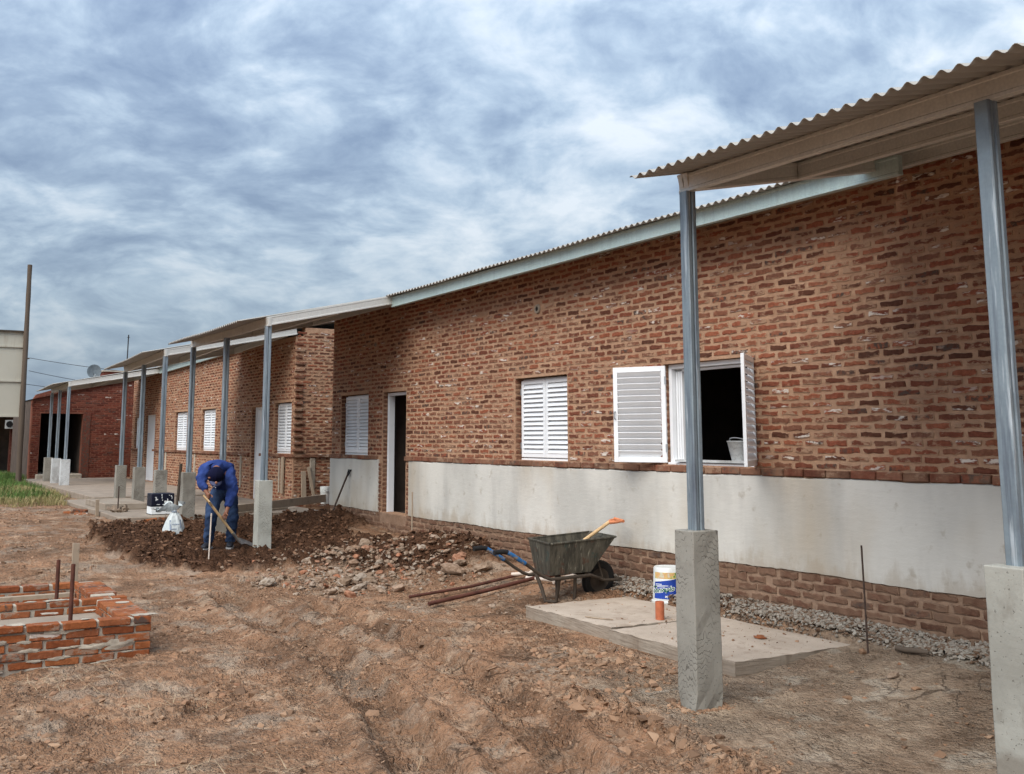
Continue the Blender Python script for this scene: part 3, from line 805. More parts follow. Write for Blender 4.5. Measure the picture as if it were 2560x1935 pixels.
mb = MB(); mb.box(14.50, 15.44, -.2, .012, .18, .566, jit=.006); mb.build('threshold', m_mortar_low, HA, bevel=.01)
# weep holes / vents under the eave
for (vx, vz, r) in ((10.83, 3.33, .05), (15.71, 3.26, .03)):
    mb = MB(); M = Matrix.Translation((vx, .006, vz)) @ Matrix.Rotation(-math.pi / 2, 4, 'X')
    mb.lathe([(r * .62, .0), (r * .66, .016), (r * 1.1, .016), (r * 1.25, 0)], n=20, M=M); v = mb.build('vent_pipe', m_pave, HA, True)
    mb = MB(); mb.lathe([(0, .004), (r * .62, .004)], n=16, M=M); mb.build('vent_shade_disc', m_dark, v)  # flat disc over the solid wall, the pipe's inner shade painted black
# windows: frame, leaves
def window_frame(x0, x1, z0, z1, y=-.095, parent=HA, w=.045):
    mb = MB(); d = .035
    mb.box(x0, x0 + w, y - d, y + d, z0, z1); mb.box(x1 - w, x1, y - d, y + d, z0, z1)
    mb.box(x0 + w, x1 - w, y - d, y + d, z0, z0 + w); mb.box(x0 + w, x1 - w, y - d, y + d, z1 - w, z1)
    mb.box(x0 - .001, x1 + .001, y + d, y + d + .035, z0 - .012, z0 + .016)
    return mb.build('window_frame', m_white, parent, bevel=.003)
def closed_pair(x0, x1, z0, z1, parent, y=-.122, slats=15):
    window_frame(x0, x1, z0, z1, y - .03, parent)
    m = (x0 + x1) / 2
    shutter_leaf('shutter', parent, m - x0 - .018, z1 - z0 - .05, Matrix.Translation((x0 + .014, y + .03, z0 + .03)), slats, 0)
    shutter_leaf('shutter', parent, x1 - m - .018, z1 - z0 - .05, Matrix.Translation((m + .004, y + .03, z0 + .03)), slats, 1)
closed_pair(10.23, 11.36, 1.46, 2.475, HA); closed_pair(16.0, 17.13, 1.455, 2.46, HA)
window_frame(7.20, 8.44, 1.465, 2.485)
mb = MB()
for k, dx in enumerate((0, .035, .07)):
    mb.box(8.36 - dx, 8.385 - dx, -.165 - .01 * k, -.11, 1.51, 2.44)
    mb.box(7.255 + dx, 7.28 + dx, -.165 - .01 * k, -.11, 1.51, 2.44)
mb.box(7.25, 8.39, -.17, -.11, 2.41, 2.435)
mb.build('sash_track', m_white, HA, bevel=.003)
Rl = Matrix.Translation((8.44, -.02, 1.475)) @ Matrix.Rotation(math.radians(27), 4, 'Z')
lf = shutter_leaf('shutter', HA, .60, 1.0, Rl, 14, 0, True)
mb = MB(); mb.tube([Rl @ Vector((.575, .018, .53)), Rl @ Vector((.575, .045, .53)), Rl @ Vector((.575, .05, .47)), Rl @ Vector((.575, .018, .45))], .007, 8); mb.build('latch', m_hinge, lf, True)
Rr = Matrix.Translation((7.175, -.01, 1.475)) @ Matrix.Rotation(math.radians(180 - 53), 4, 'Z')
shutter_leaf('shutter', HA, .60, 1.0, Rr, 14, 0, False)
# door frame, leaf swung into the room
mb = MB()
for xx in (14.56, 15.345):
    mb.box(xx + .005, xx + .042, -.19, -.085, .567, 2.45); mb.box(xx + .01, xx + .035, -.085, -.073, .567, 2.45)
mb.box(14.606, 15.344, -.19, -.085, 2.405, 2.45); mb.build('door_frame', m_white, HA, bevel=.004)
Md = Matrix.Translation((14.62, -.15, .575)) @ Matrix.Rotation(math.radians(-96), 4, 'Z')
mb = MB(); mb.box(0, .70, -.02, .02, 0, 1.81, Md); dr = mb.build('door', m_white, HA, bevel=.003)
mb = MB(); mb.box(.62, .67, .02, .05, .86, .98, Md); mb.build('handle', m_hinge, dr)
# eave: zinc fascia in lengths, roof sheets
EV = .42
for (a, b, za, zb) in ((5.10, 7.3, 3.805, 3.805), (7.3, 9.3, 3.805, 3.796), (9.3, 14.15, 3.794, 3.765)):
    mb = MB(); mb.sweep(cprof(.06, .155), (a, EV, za), (b + .03, EV + rng.uniform(-.004, .004), zb)); mb.build('fascia', m_fascia, HA, bevel=.002)
ridge_y, rise = -3.4, .21
sheet('roof_sheet', HA, 5.46, 14.2, EV + .13, 3.885, ridge_y, 3.885 + rise * 3.95, -.0045)
mb = MB(); mb.add([(5.46, EV - .03, 3.73), (14.2, EV - .03, 3.69), (14.2, 0.0, 3.80), (5.46, 0.0, 3.84)], [(0, 1, 2, 3)]); mb.build('soffit', m_board, HA)
mb = MB(); mb.add([(1.0, ridge_y, 4.80), (18.2, ridge_y, 4.80), (18.2, -6.8, 4.0), (1.0, -6.8, 4.0)], [(0, 1, 2, 3)]); mb.build('rear_roof', m_sheet, HA)

# ------------------------------------------------------------------ porch canopies
def chan_post(parent, x, y, z0, z1, mat, lean=0.0):
    mb = MB(); g = .003; w = .042; d = .041; c = .007
    for s_ in (-1, 1):
        y0, y1 = (y + g, y + d) if s_ > 0 else (y - d, y - g)
        prof = [(x - w + c, y0), (x + w - c, y0), (x + w, y0 + c), (x + w, y1 - c), (x + w - c, y1), (x - w + c, y1), (x - w, y1 - c), (x - w, y0 + c)]
        vs = [(px, py, z0) for px, py in prof] + [(px + lean, py, z1) for px, py in prof]
        mb.add(vs, [(k, (k + 1) % 8, 8 + (k + 1) % 8, 8 + k) for k in range(8)] + [tuple(range(8))[::-1], tuple(range(8, 16))])
    return mb.build('post', mat, parent)
def footing(parent, x, y, z0, z1, wx, wy, mat, rz=0.0, name='footing'):
    """cast pier: gently uneven sides, ragged foot"""
    nz_ = 12; per = [(-1, -1), (-.33, -1), (.33, -1), (1, -1), (1, -.33), (1, .33), (1, 1), (.33, 1), (-.33, 1), (-1, 1), (-1, .33), (-1, -.33)]
    vs = []; R = Matrix.Rotation(rz, 3, 'Z')
    for k in range(nz_ + 1):
        t = k / nz_; z = z0 + (z1 - z0) * t
        for px, py in per:
            j = .0025 + (.016 if t < .09 else 0)
            q = R @ Vector((px * wx / 2 * (1 + .03 * (t < .06)) + rng.uniform(-j, j), py * wy / 2 * (1 + .03 * (t < .06)) + rng.uniform(-j, j), 0))
            vs.append((x + q.x, y + q.y, z + rng.uniform(-.004, .004) * (0 < k < nz_)))
    n = 12; fs = [(k * n + q, k * n + (q + 1) % n, (k + 1) * n + (q + 1) % n, (k + 1) * n + q) for k in range(nz_) for q in range(n)]
    fs += [tuple(range(n))[::-1], tuple(range(nz_ * n, (nz_ + 1) * n))]
    mb = MB(); mb.add(vs, fs); return mb.build(name, mat, parent, bevel=.006, seg=2)

def canopy(label, posts, yf, ywall, zf, zw, xfar, foot_mats, foot_z, group, near_side_x=None, kz=0.0, tip=0.0):
    """posts: x of each post, nearest first; zf: underside of the front beam; zw: underside of the side beam at the wall; kz: fall of the beam per metre of X"""
    xs = posts; x0, x1 = xs[0], xs[-1]
    root = thing('porch_canopy', label, 'canopy', ((x0 + x1) / 2, yf, 0), group)
    bz = .125
    front = MB(); front.sweep(cprof(.05, bz), (x0 - .055, yf, zf + bz / 2), (x1 + .055, yf, zf + bz / 2 + kz * (x1 - x0)))
    front.build('front_beam', m_beam, root, bevel=.002)
    sl = (zw - zf) / (yf - ywall)
    for xx in sorted({x0, x1}):
        dz = kz * (xx - x0)
        for k in (0, 1):
            mb = MB(); o = -.026 + .052 * k
            mb.sweep(cprof(.05, bz), (xx + o, yf + .03, zf + bz / 2 + dz + .004), (xx + o, ywall + .005, zw + bz / 2 + dz + .004))
            mb.build('side_beam', m_beam, root, bevel=.002)
    for t in (.45, .93):
        yy = yf + (ywall - yf) * t; z = zf + sl * (yf - yy) + bz / 2
        mb = MB(); mb.sweep(cprof(.05, bz), (x0 + .055, yy, z), (x1 - .055, yy, z + kz * (x1 - x0))); mb.build('purlin', m_beam, root, bevel=.002)
    zs = zf + bz + .020
    sheet('roof_sheet', root, min(x0, x1) - .02, max(x0, x1) + .06 + tip, yf + .45, zs - sl * .45, ridge_y, zs + sl * (yf - ywall) + rise * (ywall - ridge_y), kz)
    for k, xx in enumerate(xs):
        p = chan_post(root, xx, yf, foot_z[k] + .60, zf + kz * (xx - x0) + .002, m_post, rng.uniform(-.01, .01))
        mt, (wx, wy), ht = foot_mats[k]
        footing(p, xx, yf, foot_z[k], ht, wx, wy, mt, rng.uniform(-.03, .03))
    return root
FW = (.19, .215)
grp = 'porch canopies along the brick houses'
c1_ = canopy('corrugated porch canopy in the right foreground on two tall galvanised posts with grey concrete piers', [5.36, 3.10, .84][::-1], 2.35, 0.0, 3.405, 3.885, None, [(m_footing_plain, (.22, .22), 1.13), (m_footing_plain, (.20, .25), 1.125), (m_footing, FW, 1.125)], [-.1, -.1, -.1], grp)
canopy('corrugated porch canopy over the soil heap, its near pier beside the digging man', [14.2, 16.2, 18.2], 2.35, 0.0, 3.295, 3.83, None, [(m_footing_pale, (.19, .20), 1.15), (m_footing, FW, 1.15), (m_footing, FW, 1.15)], [.05, .05, .05], grp, tip=-.1)
HBY = -.25
canopy('corrugated porch canopy at the near end of the second brick house', [20.2, 22.02, 23.82], 2.35, HBY, 3.275, 3.82, None, [(m_footing, FW, 1.14), (m_footing, FW, 1.155), (m_footing, FW, 1.15)], [.35, .3, .3], grp, kz=-.028)
canopy('farthest corrugated porch canopy with whitewashed piers in front of the red brick house', [31.4, 33.05, 34.6], 2.35, HBY, 3.18, 3.66, None, [(m_footing_white, (.24, .24), 1.15), (m_footing_white, (.24, .24), 1.15), (m_footing, (.24, .24), 1.155)], [.3, .3, .3], grp, kz=-.022)

# ------------------------------------------------------------------ second house
HB = thing('brick_house', 'second brick house farther along the row with bare brick base and a toothed corner', 'house', (27.5, -2.5, .3))
XB0, XB1 = 20.2, 35.4
HOLB = [(20.36, 21.42, 1.42, 2.47), (22.06, 22.95, .40, 2.42), (25.81, 27.1, 1.42, 2.47), (28.5, 29.85, 1.41, 2.46), (32.2, 33.55, .45, 2.45), (34.0, 35.05, 1.42, 2.42)]
mb = MB(); wall_strips(mb, XB0, XB1, 0, 3.80, HBY - .2, HBY, HOLB); mb.box(XB0, XB0 + .2, -6.6, HBY - .2, 0, 3.98); mb.box(XB1 - .2, XB1, -6.6, HBY - .2, 0, 3.8); mb.box(XB0, XB1, -6.8, -6.6, 0, 3.8)
wallB = mb.build('wall', m_mortar, HB)
mb = MB(); mb.box(XB0 + .2, XB1 - .2, -6.6, HBY - .2, .3, .44); mb.box(XB0 + .2, XB1 - .2, -6.6, HBY - .2, 3.66, 3.74); mb.build('interior', m_room, HB)
itB = [((u, HBY, z), L, H, 0.0) for u, z, L, H in bond(XB0 + .02, XB1, .36, 3.72, 0.0672, .250, .212, .045, HOLB)]
join_bricks('brickwork', wallB, m_brick, itB, 1.0)
ret = [((XB0, HBY - u, z), L, H, math.pi / 2) for u, z, L, H in bond(.0, 1.25, .36, 3.90, .0672, .250, .205, .044)]
ret.sort(key=lambda t: -t[0][1])
for c, L, H, rz in ret[:280]: put_brick('brick', wallB, m_brick, c, L, H, rz)
join_bricks('end_brickwork', wallB, m_brick, [((XB0, HBY - u, z), L, H, math.pi / 2) for u, z, L, H in bond(1.25, 3.2, .36, 3.9, .0672, .250, .205, .044)])
# toothing left at the corner for the next wall
z = 1.47; k = 0
while z < 3.66:
    w_ = .055 if z < 2.9 else .025
    mb = MB(); mb.box(XB0 - w_, XB0 + .05, HBY - .02 - rng.uniform(.12, .19), HBY + .004 + rng.uniform(0, .012), z, z + .052, jit=.005); mb.build('toothing_brick', m_brick_sill, wallB, bevel=.006)
    z += .134; k += 1
mb = MB()
x = XB0 - .02
k = 0
while x < XB1:
    if not any(a - .02 < x < b - .1 for a, b, c, d in HOLB if c < 1):
        mb = MB(); mb.box(x + .005, x + .252, HBY - .01, HBY + .045, 1.352, 1.408, jit=.004); mb.build('sill_brick', m_brick_sill, wallB)
    x += .258
for k in range(5):
    mb = MB(); mb.box(XB0 - .045, XB0 + .01, HBY - .005 - .25 * k - .243, HBY - .25 * k + .004, 1.352, 1.408, jit=.004); mb.build('sill_brick', m_brick_sill, wallB)
for (a, b, c, d) in HOLB:
    z = c + .03; k = 0
    while z < d - .03:
        put_brick('jamb_brick', wallB, m_brick_sill, (b, HBY - .10, z), .19 if k % 2 else .15, .047, math.pi / 2); z += .0685; k += 1
for (a, b, c, d) in HOLB:
    if c > 1: closed_pair(a + .02, b - .02, c + .01, d - .01, HB, HBY - .122, 14)
for (a, b, c, d) in [h_ for h_ in HOLB if h_[2] < 1]:
    mb = MB(); y = HBY - .12
    mb.box(a, a + .05, y - .03, y + .03, c, d); mb.box(b - .05, b, y - .03, y + .03, c, d); mb.box(a + .05, b - .05, y - .03, y + .03, d - .05, d); mb.build('door_frame', m_white, HB, bevel=.004)
    mb = MB(); mb.box(a + .055, b - .055, y - .02, y + .015, c + .01, d - .055)
    mb.box(a + .13, b - .13, y + .016, y + .02, c + .12, c + .82); mb.box(a + .13, b - .13, y + .016, y + .02, c + 1.0, d - .18)
    dd = mb.build('door', m_white, HB, bevel=.003)
    mb = MB(); mb.box(a + .07, a + .11, y + .016, y + .05, c + .86, c + .98); mb.build('handle', m_hinge, dd)
for (a, b, za, zb) in ((23.9, 27.6, 3.80, 3.73), (27.6, 31.4, 3.73, 3.67)):
    mb = MB(); mb.sweep(cprof(.06, .165), (a, HBY + .1, za + .035), (b + .02, HBY + .1, zb + .035)); mb.build('fascia', m_fascia, HB)
sheet('roof_sheet', HB, 23.9, 31.38, HBY + .25, 3.93, ridge_y, 3.96 + rise * 3.3, -.018)
mb = MB(); mb.add([(20.2, ridge_y, 4.6), (35.4, ridge_y, 4.4), (35.4, -7, 3.8), (20.2, -7, 3.8)], [(0, 1, 2, 3)]); mb.build('rear_roof', m_sheet, HB)
# mortar screeds left on the lower wall
for (xx, w_) in ((20.75, .09), (20.95, .05), (23.55, .10), (27.5, .10), (30.6, .1)):
    mb = MB(); mb.box(xx, xx + w_, HBY + .002, HBY + .03, .62, 1.33, jit=.008); mb.build('mortar_screed', m_mortar_grey, HB, bevel=.008)
mb = MB(); mb.box(XB0 - .028, XB0 - .002, -.72, -.60, .72, 1.34, jit=.012); mb.build('mortar_screed', m_mortar_grey, HB, bevel=.008)

# concrete pavement of the second house, with its timber edge
mb = MB(); mb.box(18.55, 24.6, HBY, 3.38, .05, .40, jit=.01); pv = setting(mb.build('pavement', m_pave, bevel=.012), 'structure', 'raw concrete pavement slab in front of the second house')
mb = MB(); mb.box(24.6, 36.9, HBY, 2.75, .05, .44); setting(mb.build('pavement', m_pave, bevel=.012), 'structure', 'far concrete pavement before the red brick house')
mb = MB(); mb.box(20.6, 22.6, 2.45, 3.25, .402, .52, jit=.008); tag(mb.build('concrete_slab', m_slab, bevel=.01), 'small concrete step slab lying on the pavement behind the piers', 'slab')

# ------------------------------------------------------------------ red brick house at the end of the row
HC = thing('red_brick_house', 'dark red brick house with a deep porch opening at the end of the row', 'house', (38, 1, .3))
mb = MB(); X = 37.0
prof = [(2.62, .3), (2.62, 2.92), (2.50, 3.16), (1.49, 3.50), (-.5, 3.88), (-2.5, 4.2), (-2.5, .3)]
hole = (1.02, 2.33, .57, 2.55)
def panel(y0, y1, z0, ztop):   # strips under the raking parapet
    vs = [(X, y0, z0), (X, y1, z0), (X, y1, ztop(y1)), (X, y0, ztop(y0)), (X + .3, y0, z0), (X + .3, y1, z0), (X + .3, y1, ztop(y1)), (X + .3, y0, ztop(y0))]
    mb.add(vs, [(0, 1, 2, 3), (4, 7, 6, 5), (3, 2, 6, 7), (0, 3, 7, 4), (1, 5, 6, 2), (0, 4, 5, 1)])
def ztop(y): return float(np.interp(y, [-2.5, -.5, 1.49, 2.50, 2.62], [4.2, 3.88, 3.50, 3.16, 2.95]))
for a, b in ((-2.5, -.5), (-.5, 1.02)): panel(a, b, .3, ztop)
panel(1.02, 1.49, 2.55, ztop); panel(1.49, 2.33, 2.55, ztop); panel(2.33, 2.50, .3, ztop); panel(2.50, 2.62, .3, ztop); panel(1.02, 2.33, .3, lambda y: .57)
wallC = mb.build('wall', mk_mortar('red_mortar', (.25, .10, .065), (.17, .06, .04)), HC)
itC = []
for u, z, L, H in bond(-2.6, .75, .33, 3.9, .068, .25, .225, .054, [(-2.33, -1.02, .57, 2.55)]):
    y = -u
    if z < ztop(y) - .06: itC.append(((X - .003, y, z), L, H, math.pi / 2))
join_bricks('brickwork', wallC, m_brick_red, itC, .8)
mb = MB(); ys_ = [-2.5, -.5, 1.49, 2.5, 2.64]
for a, b in zip(ys_[:-1], ys_[1:]):
    mb.add([(X - .04, a, ztop(a) - .16), (X - .04, b, ztop(b) - .16), (X - .04, b, ztop(b) - .12), (X - .04, a, ztop(a) - .12), (X, a, ztop(a) - .16), (X, b, ztop(b) - .16), (X, b, ztop(b) - .12), (X, a, ztop(a) - .12)], [(0, 1, 2, 3), (3, 2, 6, 7), (0, 4, 5, 1)])
mb.build('string_course', m_brick_red, HC)
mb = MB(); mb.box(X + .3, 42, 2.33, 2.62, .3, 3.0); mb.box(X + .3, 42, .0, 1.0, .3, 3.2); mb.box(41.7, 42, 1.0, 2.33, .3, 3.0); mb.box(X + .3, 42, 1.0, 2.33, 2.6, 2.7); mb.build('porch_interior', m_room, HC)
mb = MB(); mb.box(X - .25, 41.7, 1.0, 2.4, .42, .575); mb.build('porch_step', m_mortar_grey, HC, bevel=.02)
mb = MB(); mb.box(X - .03, X - .005, .78, 1.02, .45, 2.55); mb.build('pilaster', m_brick_red, HC)
mb = MB(); mb.tube([(X - .02, -.26, .55), (X - .10, -.24, .62), (X - .14, -.22, .80)], .05, 10); mb.build('downpipe_stub', m_mortar_grey, HC, True)
mb = MB(); mb.add([(X - .1, -2.6, 4.2), (X - .1, 2.66, 3.0), (44, 2.66, 3.0), (44, -2.6, 4.2)], [(0, 1, 2, 3)]); 
mb.build('roof', m_sheet, HC)
# porch house still farther back
HD = thing('far_house', 'dark porch house half hidden behind the billboard at the left edge', 'house', (46, 3.5, .35))
mb = MB(); mb.box(44, 44.3, 2.15, 2.48, .3, 2.6); mb.build('column', m_brick_red, HD)
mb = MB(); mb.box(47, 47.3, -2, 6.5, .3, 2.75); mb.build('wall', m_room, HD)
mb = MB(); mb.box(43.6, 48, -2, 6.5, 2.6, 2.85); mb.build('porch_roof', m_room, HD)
mb = MB(); mb.box(43.7, 47, -2, 6.5, .28, .42); mb.build('porch_floor', m_mortar_grey, HD)
mb = MB(); mb.box(43.7, 43.95, 2.42, 2.70, 2.1, 2.43); ac = tag(mb.build('air_conditioner', m_acwhite, bevel=.01), 'small white air conditioner box hanging under the dark porch roof', 'air conditioner')
mb = MB(); mb.lathe([(.0, 0), (.11, 0), (.12, .012)], n=20, M=Matrix.Translation((43.69, 2.56, 2.27)) @ Matrix.Rotation(-math.pi / 2, 4, 'Y')); mb.build('fan_grille', m_black, ac)
# billboard seen from behind, its timber mast
pb = thing('billboard', 'cream sheet metal billboard seen from behind, fixed to a tall mast', 'billboard', (34.9, 3.7, 2.4))
mb = MB(); mb.box(34.95, 35.0, 3.2, 6.2, 2.38, 4.98); mb.build('panel', m_cream, pb)
for z in (2.38, 3.45, 4.51): mb = MB(); mb.box(34.90, 34.948, 3.22, 6.2, z, z + .045); mb.build('rib', m_cream, pb)
mb = MB(); mb.box(34.86, 35.02, 3.2, 6.2, 4.981, 5.03); mb.build('top_rail', m_dirty_metal, pb)
mb = MB(); mb.tube([(34.88, 6.05, .2), (34.88, 6.05, 5.0)], .11, 10); mb.build('rear_mast', m_pole, pb, True)
pts = [(34.85 + rng.uniform(-.015, .015), 3.13 + .004 * k, .1 + k * .5) for k in range(15)]
mb = MB(); mb.tube(pts, [.088 - .0015 * k + rng.uniform(-.006, .006) for k in range(15)], 10)
tag(mb.build('timber_mast', m_pole, None, True), 'tall rough timber mast standing in the grass at the left', 'mast')
# things on and behind the far roofs
dish = thing('satellite_dish', 'round grey satellite dish above the far canopy roof', 'satellite dish', (40, .55, 3.6))
Mx = Matrix.Translation((40.0, .24, 4.16)) @ Matrix.Rotation(math.radians(-97), 4, 'Y')
mb = MB(); mb.lathe([(.001, .0), (.12, .01), (.2, .03), (.245, .05), (.25, .05), (.2, .022), (.001, -.012)], n=28, M=Mx); mb.build('reflector', m_dish, dish, True)
mb = MB(); mb.tube([(40.02, .24, 3.4), (40.02, .24, 4.1)], .02, 8); mb.build('mast', m_wire, dish, True)
mb = MB(); mb.tube([(39.96, .24, 3.95), (39.72, .24, 4.02)], .012, 8); mb.build('feed_arm', m_acwhite, dish, True)
mb = MB(); mb.tube([(41, -1.1, 3.5), (41, -1.12, 5.65)], .022, 8); mb.tube([(40.9, -1.14, 5.55), (41.1, -1.1, 5.55)], .012, 6)
tag(mb.build('antenna_mast', m_wire, None, True), 'thin antenna mast rising behind the far roofs', 'antenna')
mb = MB(); mb.box(41.0, 41.8, -1.75, -.30, 3.2, 4.22); ch = tag(mb.build('brick_parapet', m_brick_red), 'pale red brick parapet block just showing over the far roof', 'parapet')
mb = MB(); mb.box(40.95, 41.85, -1.8, -.25, 4.221, 4.27); mb.build('coping', m_mortar_grey, ch)
mb = MB(); mb.tube([(60, .4, .3), (60, .35, 6.3)], .09, 8); mb.tube([(60, .1, 5.95), (60, .7, 5.95)], .04, 6); tag(mb.build('utility_pole', m_pole, None, True), 'distant utility pole partly behind the timber mast', 'pole')
def sag(a, b, d, n=14):
    a, b = Vector(a), Vector(b); return [a.lerp(b, k / n) - Vector((0, 0, d * 4 * (k / n) * (1 - k / n))) for k in range(n + 1)]
for (a, b, d, lb) in (((60, .1, 5.98), (50, -6, 4.6), .1, 'upper overhead wire running down to the far roofs'), ((60, .1, 5.3), (62, -9, 4.4), .2, 'middle overhead wire behind the satellite dish'), ((60, .3, 4.6), (64, -9, 4.25), .15, 'lowest overhead wire behind the far canopy')):
    mb = MB(); mb.tube(sag(a, b, d), .014, 5); tag(mb.build('overhead_wire', m_wire, None), lb, 'wire')

# ------------------------------------------------------------------ concrete covers in the foreground
def rough_slab(name, x0, x1, y0, y1, z0, z1, label, kx=0.0):
    """thin cast slab: chipped rim, dusty top; sides and top carry their own concrete"""
    bm = bmesh.new(); bmesh.ops.create_cube(bm, size=1.0)
    for v in bm.verts: v.co = Vector((x0 + (v.co.x + .5) * (x1 - x0), y0 + (v.co.y + .5) * (y1 - y0), z0 + (v.co.z + .5) * (z1 - z0)))
    bmesh.ops.subdivide_edges(bm, edges=bm.edges[:], cuts=14, use_grid_fill=True)
    for v in bm.verts:
        rim = (abs(v.co.z - z1) < 1e-4) and (min(abs(v.co.x - x0), abs(v.co.x - x1), abs(v.co.y - y0), abs(v.co.y - y1)) < 1e-4)
        a = .006 if rim else .0015
        v.co += Vector((rng.uniform(-a, a), rng.uniform(-a, a), (rng.uniform(-a * 1.5, 0) if rim else rng.uniform(-.001, .001)) + kx * (v.co.x - x0)))
    me = bpy.data.meshes.new(name); bm.normal_update()
    for f_ in bm.faces: f_.material_index = 1 if f_.normal.z > .7 else 0
    bm.to_mesh(me); bm.free(); me.materials.append(m_slab); me.materials.append(m_slab_top)
    o = link(name, me); tag(o, label, 'slab', 'concrete pit covers')
    return o
rough_slab('concrete_slab', 5.83, 7.33, .36, 1.60, -.03, .128, 'pale concrete cover slab behind the foreground pier, the nearer of two')
rough_slab('concrete_slab', 7.375, 8.72, .33, 1.545, -.02, .132, 'pale concrete cover slab with an orange pipe standing on it')
mb = MB(); mb.lathe([(.040, .0), (.040, .155), (.035, .157), (.034, .0)], (7.47, .93, .130), 20); tag(mb.build('orange_pipe', m_orange_pipe, None, True), 'short orange plastic pipe standing on the concrete cover slab', 'pipe')
mb = MB(); mb.tube([(7.88, 1.45, .141), (7.75, 1.40, .139), (7.63, 1.33, .141)], .006, 6); tag(mb.build('stick', m_board, None), 'thin dark stick lying on the concrete slab', 'stick')
mb = MB(); mb.blob((6.38, .80, .136), .07, .3, 1, (1, .8, .10), Matrix.Identity(3)); mb.blob((6.44, .74, .136), .04, .3, 1, (1, .8, .12), Matrix.Identity(3)); tag(mb.build('brick_crumb', m_brick_org, None), 'orange brick crumb on the slab beside the foreground pier', 'brick piece')

# ------------------------------------------------------------------ upturned paint pail
pail = thing('paint_pail', 'white plastic pail with blue printed label, upside down behind the foreground pier', 'pail', (8.36, .24, .12))
pc = Vector((8.22, .20, .125)); H_ = .345; r0, r1 = .152, .138
mb = MB(); mb.lathe([(.0, .0), (r0 + .012, .0), (r0 + .014, .02), (r0 + .002, .03), (r0, .032), (r1, H_ - .012), (r1 - .008, H_), (r1 - .02, H_ - .004), (.0, H_ - .006)], pc, 40); mb.build('body', m_pail, pail, True)
def wrap(a0, a1, z0, z1, off, n=16, zf=None):
    vs = []
    for k in range(n + 1):
        a = math.radians(a0 + (a1 - a0) * k / n)
        for q, z in enumerate((z0, z1)):
            if zf and q == 1: z = zf(k / n)
            r = r0 + (r1 - r0) * (z - .032) / (H_ - .044) + off
            vs.append(pc + Vector((r * math.cos(a), r * math.sin(a), z)))
    return vs, [(2 * k, 2 * k + 2, 2 * k + 3, 2 * k + 1) for k in range(n)]
# the face turned to the camera lies near 140 degrees; the picture's right is smaller angles' opposite
A0 = math.degrees(math.atan2(CAM[1] - pc.y, CAM[0] - pc.x))
mb = MB(); mb.add(*wrap(A0 - 60, A0 + 75, .05, .235, .0008, 22, lambda t: .205 + .05 * t)); lab = mb.build('label', m_label_blue, pail, True)
mb = MB(); mb.add(*wrap(A0 - 60, A0 + 75, .24, .30, .0006, 22)); mb.build('fruit_print', m_label_fruit, pail, True)
for z, l in ((.185, 30), (.172, 55), (.160, 42)):
    mb = MB(); mb.add(*wrap(A0 - 54, A0 - 54 + l, z, z + .006, .0016, 10)); mb.build('print_line', m_label_white, lab)
def text_mesh(name, s, size, mat, parent, fn, bold=.0, shear=0.0):
    cu = bpy.data.curves.new(name, 'FONT'); cu.body = s; cu.size = size; cu.offset = bold; cu.shear = shear; cu.resolution_u = 3
    tmp = bpy.data.objects.new(name, cu); COL.objects.link(tmp)
    dg = bpy.context.evaluated_depsgraph_get(); me = bpy.data.meshes.new_from_object(tmp.evaluated_get(dg))
    bpy.data.objects.remove(tmp)
    bm = bmesh.new(); bm.from_mesh(me); bmesh.ops.subdivide_edges(bm, edges=[e for e in bm.edges if e.calc_length() > size * .25], cuts=2)
    for v in bm.verts: v.co = fn(v.co.x, v.co.y)
    bm.to_mesh(me); bm.free(); me.materials.clear(); me.materials.append(mat)
    return link(name, me, parent)
def cyl(off, a_start, zb, sx_=1.0, slope=.0):
    def fn(x, y):
        z = zb + y + slope * x
        r = r0 + (r1 - r0) * (z - .032) / (H_ - .044) + off
        a = math.radians(a_start) + x / r
        return pc + Vector((r * math.cos(a), r * math.sin(a), z))
    return fn
text_mesh('lettering_edge', 'obnvaplo', .064, m_label_white, lab, cyl(.0022, A0 - 66, .100, slope=.14), .006, .1)
text_mesh('lettering', 'obnvaplo', .064, m_label_green, lab, cyl(.0034, A0 - 66, .100, slope=.14), .0016, .1)
text_mesh('small_lettering', 'mev', .03, m_label_green, lab, cyl(.0034, A0 - 65, .150, slope=.14), .001)
text_mesh('maker_print', 'MAPEI', .03, m_label_white, lab, cyl(.0022, A0 - 12, .063), .0006, .25)

# ------------------------------------------------------------------ wheelbarrow
wb = thing('wheelbarrow', 'grimy grey steel wheelbarrow with blue handles standing by the plastered wall', 'wheelbarrow', (9.0, .85, .08))
mb = MB()
top = [(8.75, 1.24, .69), (8.75, .43, .725), (9.27, .39, .735), (9.27, 1.16, .70)]
bot = [(8.82, 1.20, .375), (8.82, .70, .385), (9.18, .68, .385), (9.18, 1.14, .375)]
t_in = [tuple(Vector(p) * .985 + Vector((9.0, .82, .7)) * .015) for p in top]; b_in = [(x * .985 + 9.0 * .015, y * .985 + .9 * .015, z + .012) for x, y, z in bot]
mb.add(top + bot + t_in + b_in, [(0, 1, 5, 4), (1, 2, 6, 5), (2, 3, 7, 6), (3, 0, 4, 7), (4, 5, 6, 7), (8, 12, 13, 9), (9, 13, 14, 10), (10, 14, 15, 11), (11, 15, 12, 8), (12, 15, 14, 13), (0, 8, 9, 1), (1, 9, 10, 2), (2, 10, 11, 3), (3, 11, 8, 0)])
tray = mb.build('tray', m_tray, wb, bevel=.006)
mb = MB(); mb.tube([top[0], top[1], top[2], top[3], top[0]], .011, 8, False); mb.build('rim', m_tray, tray, True)
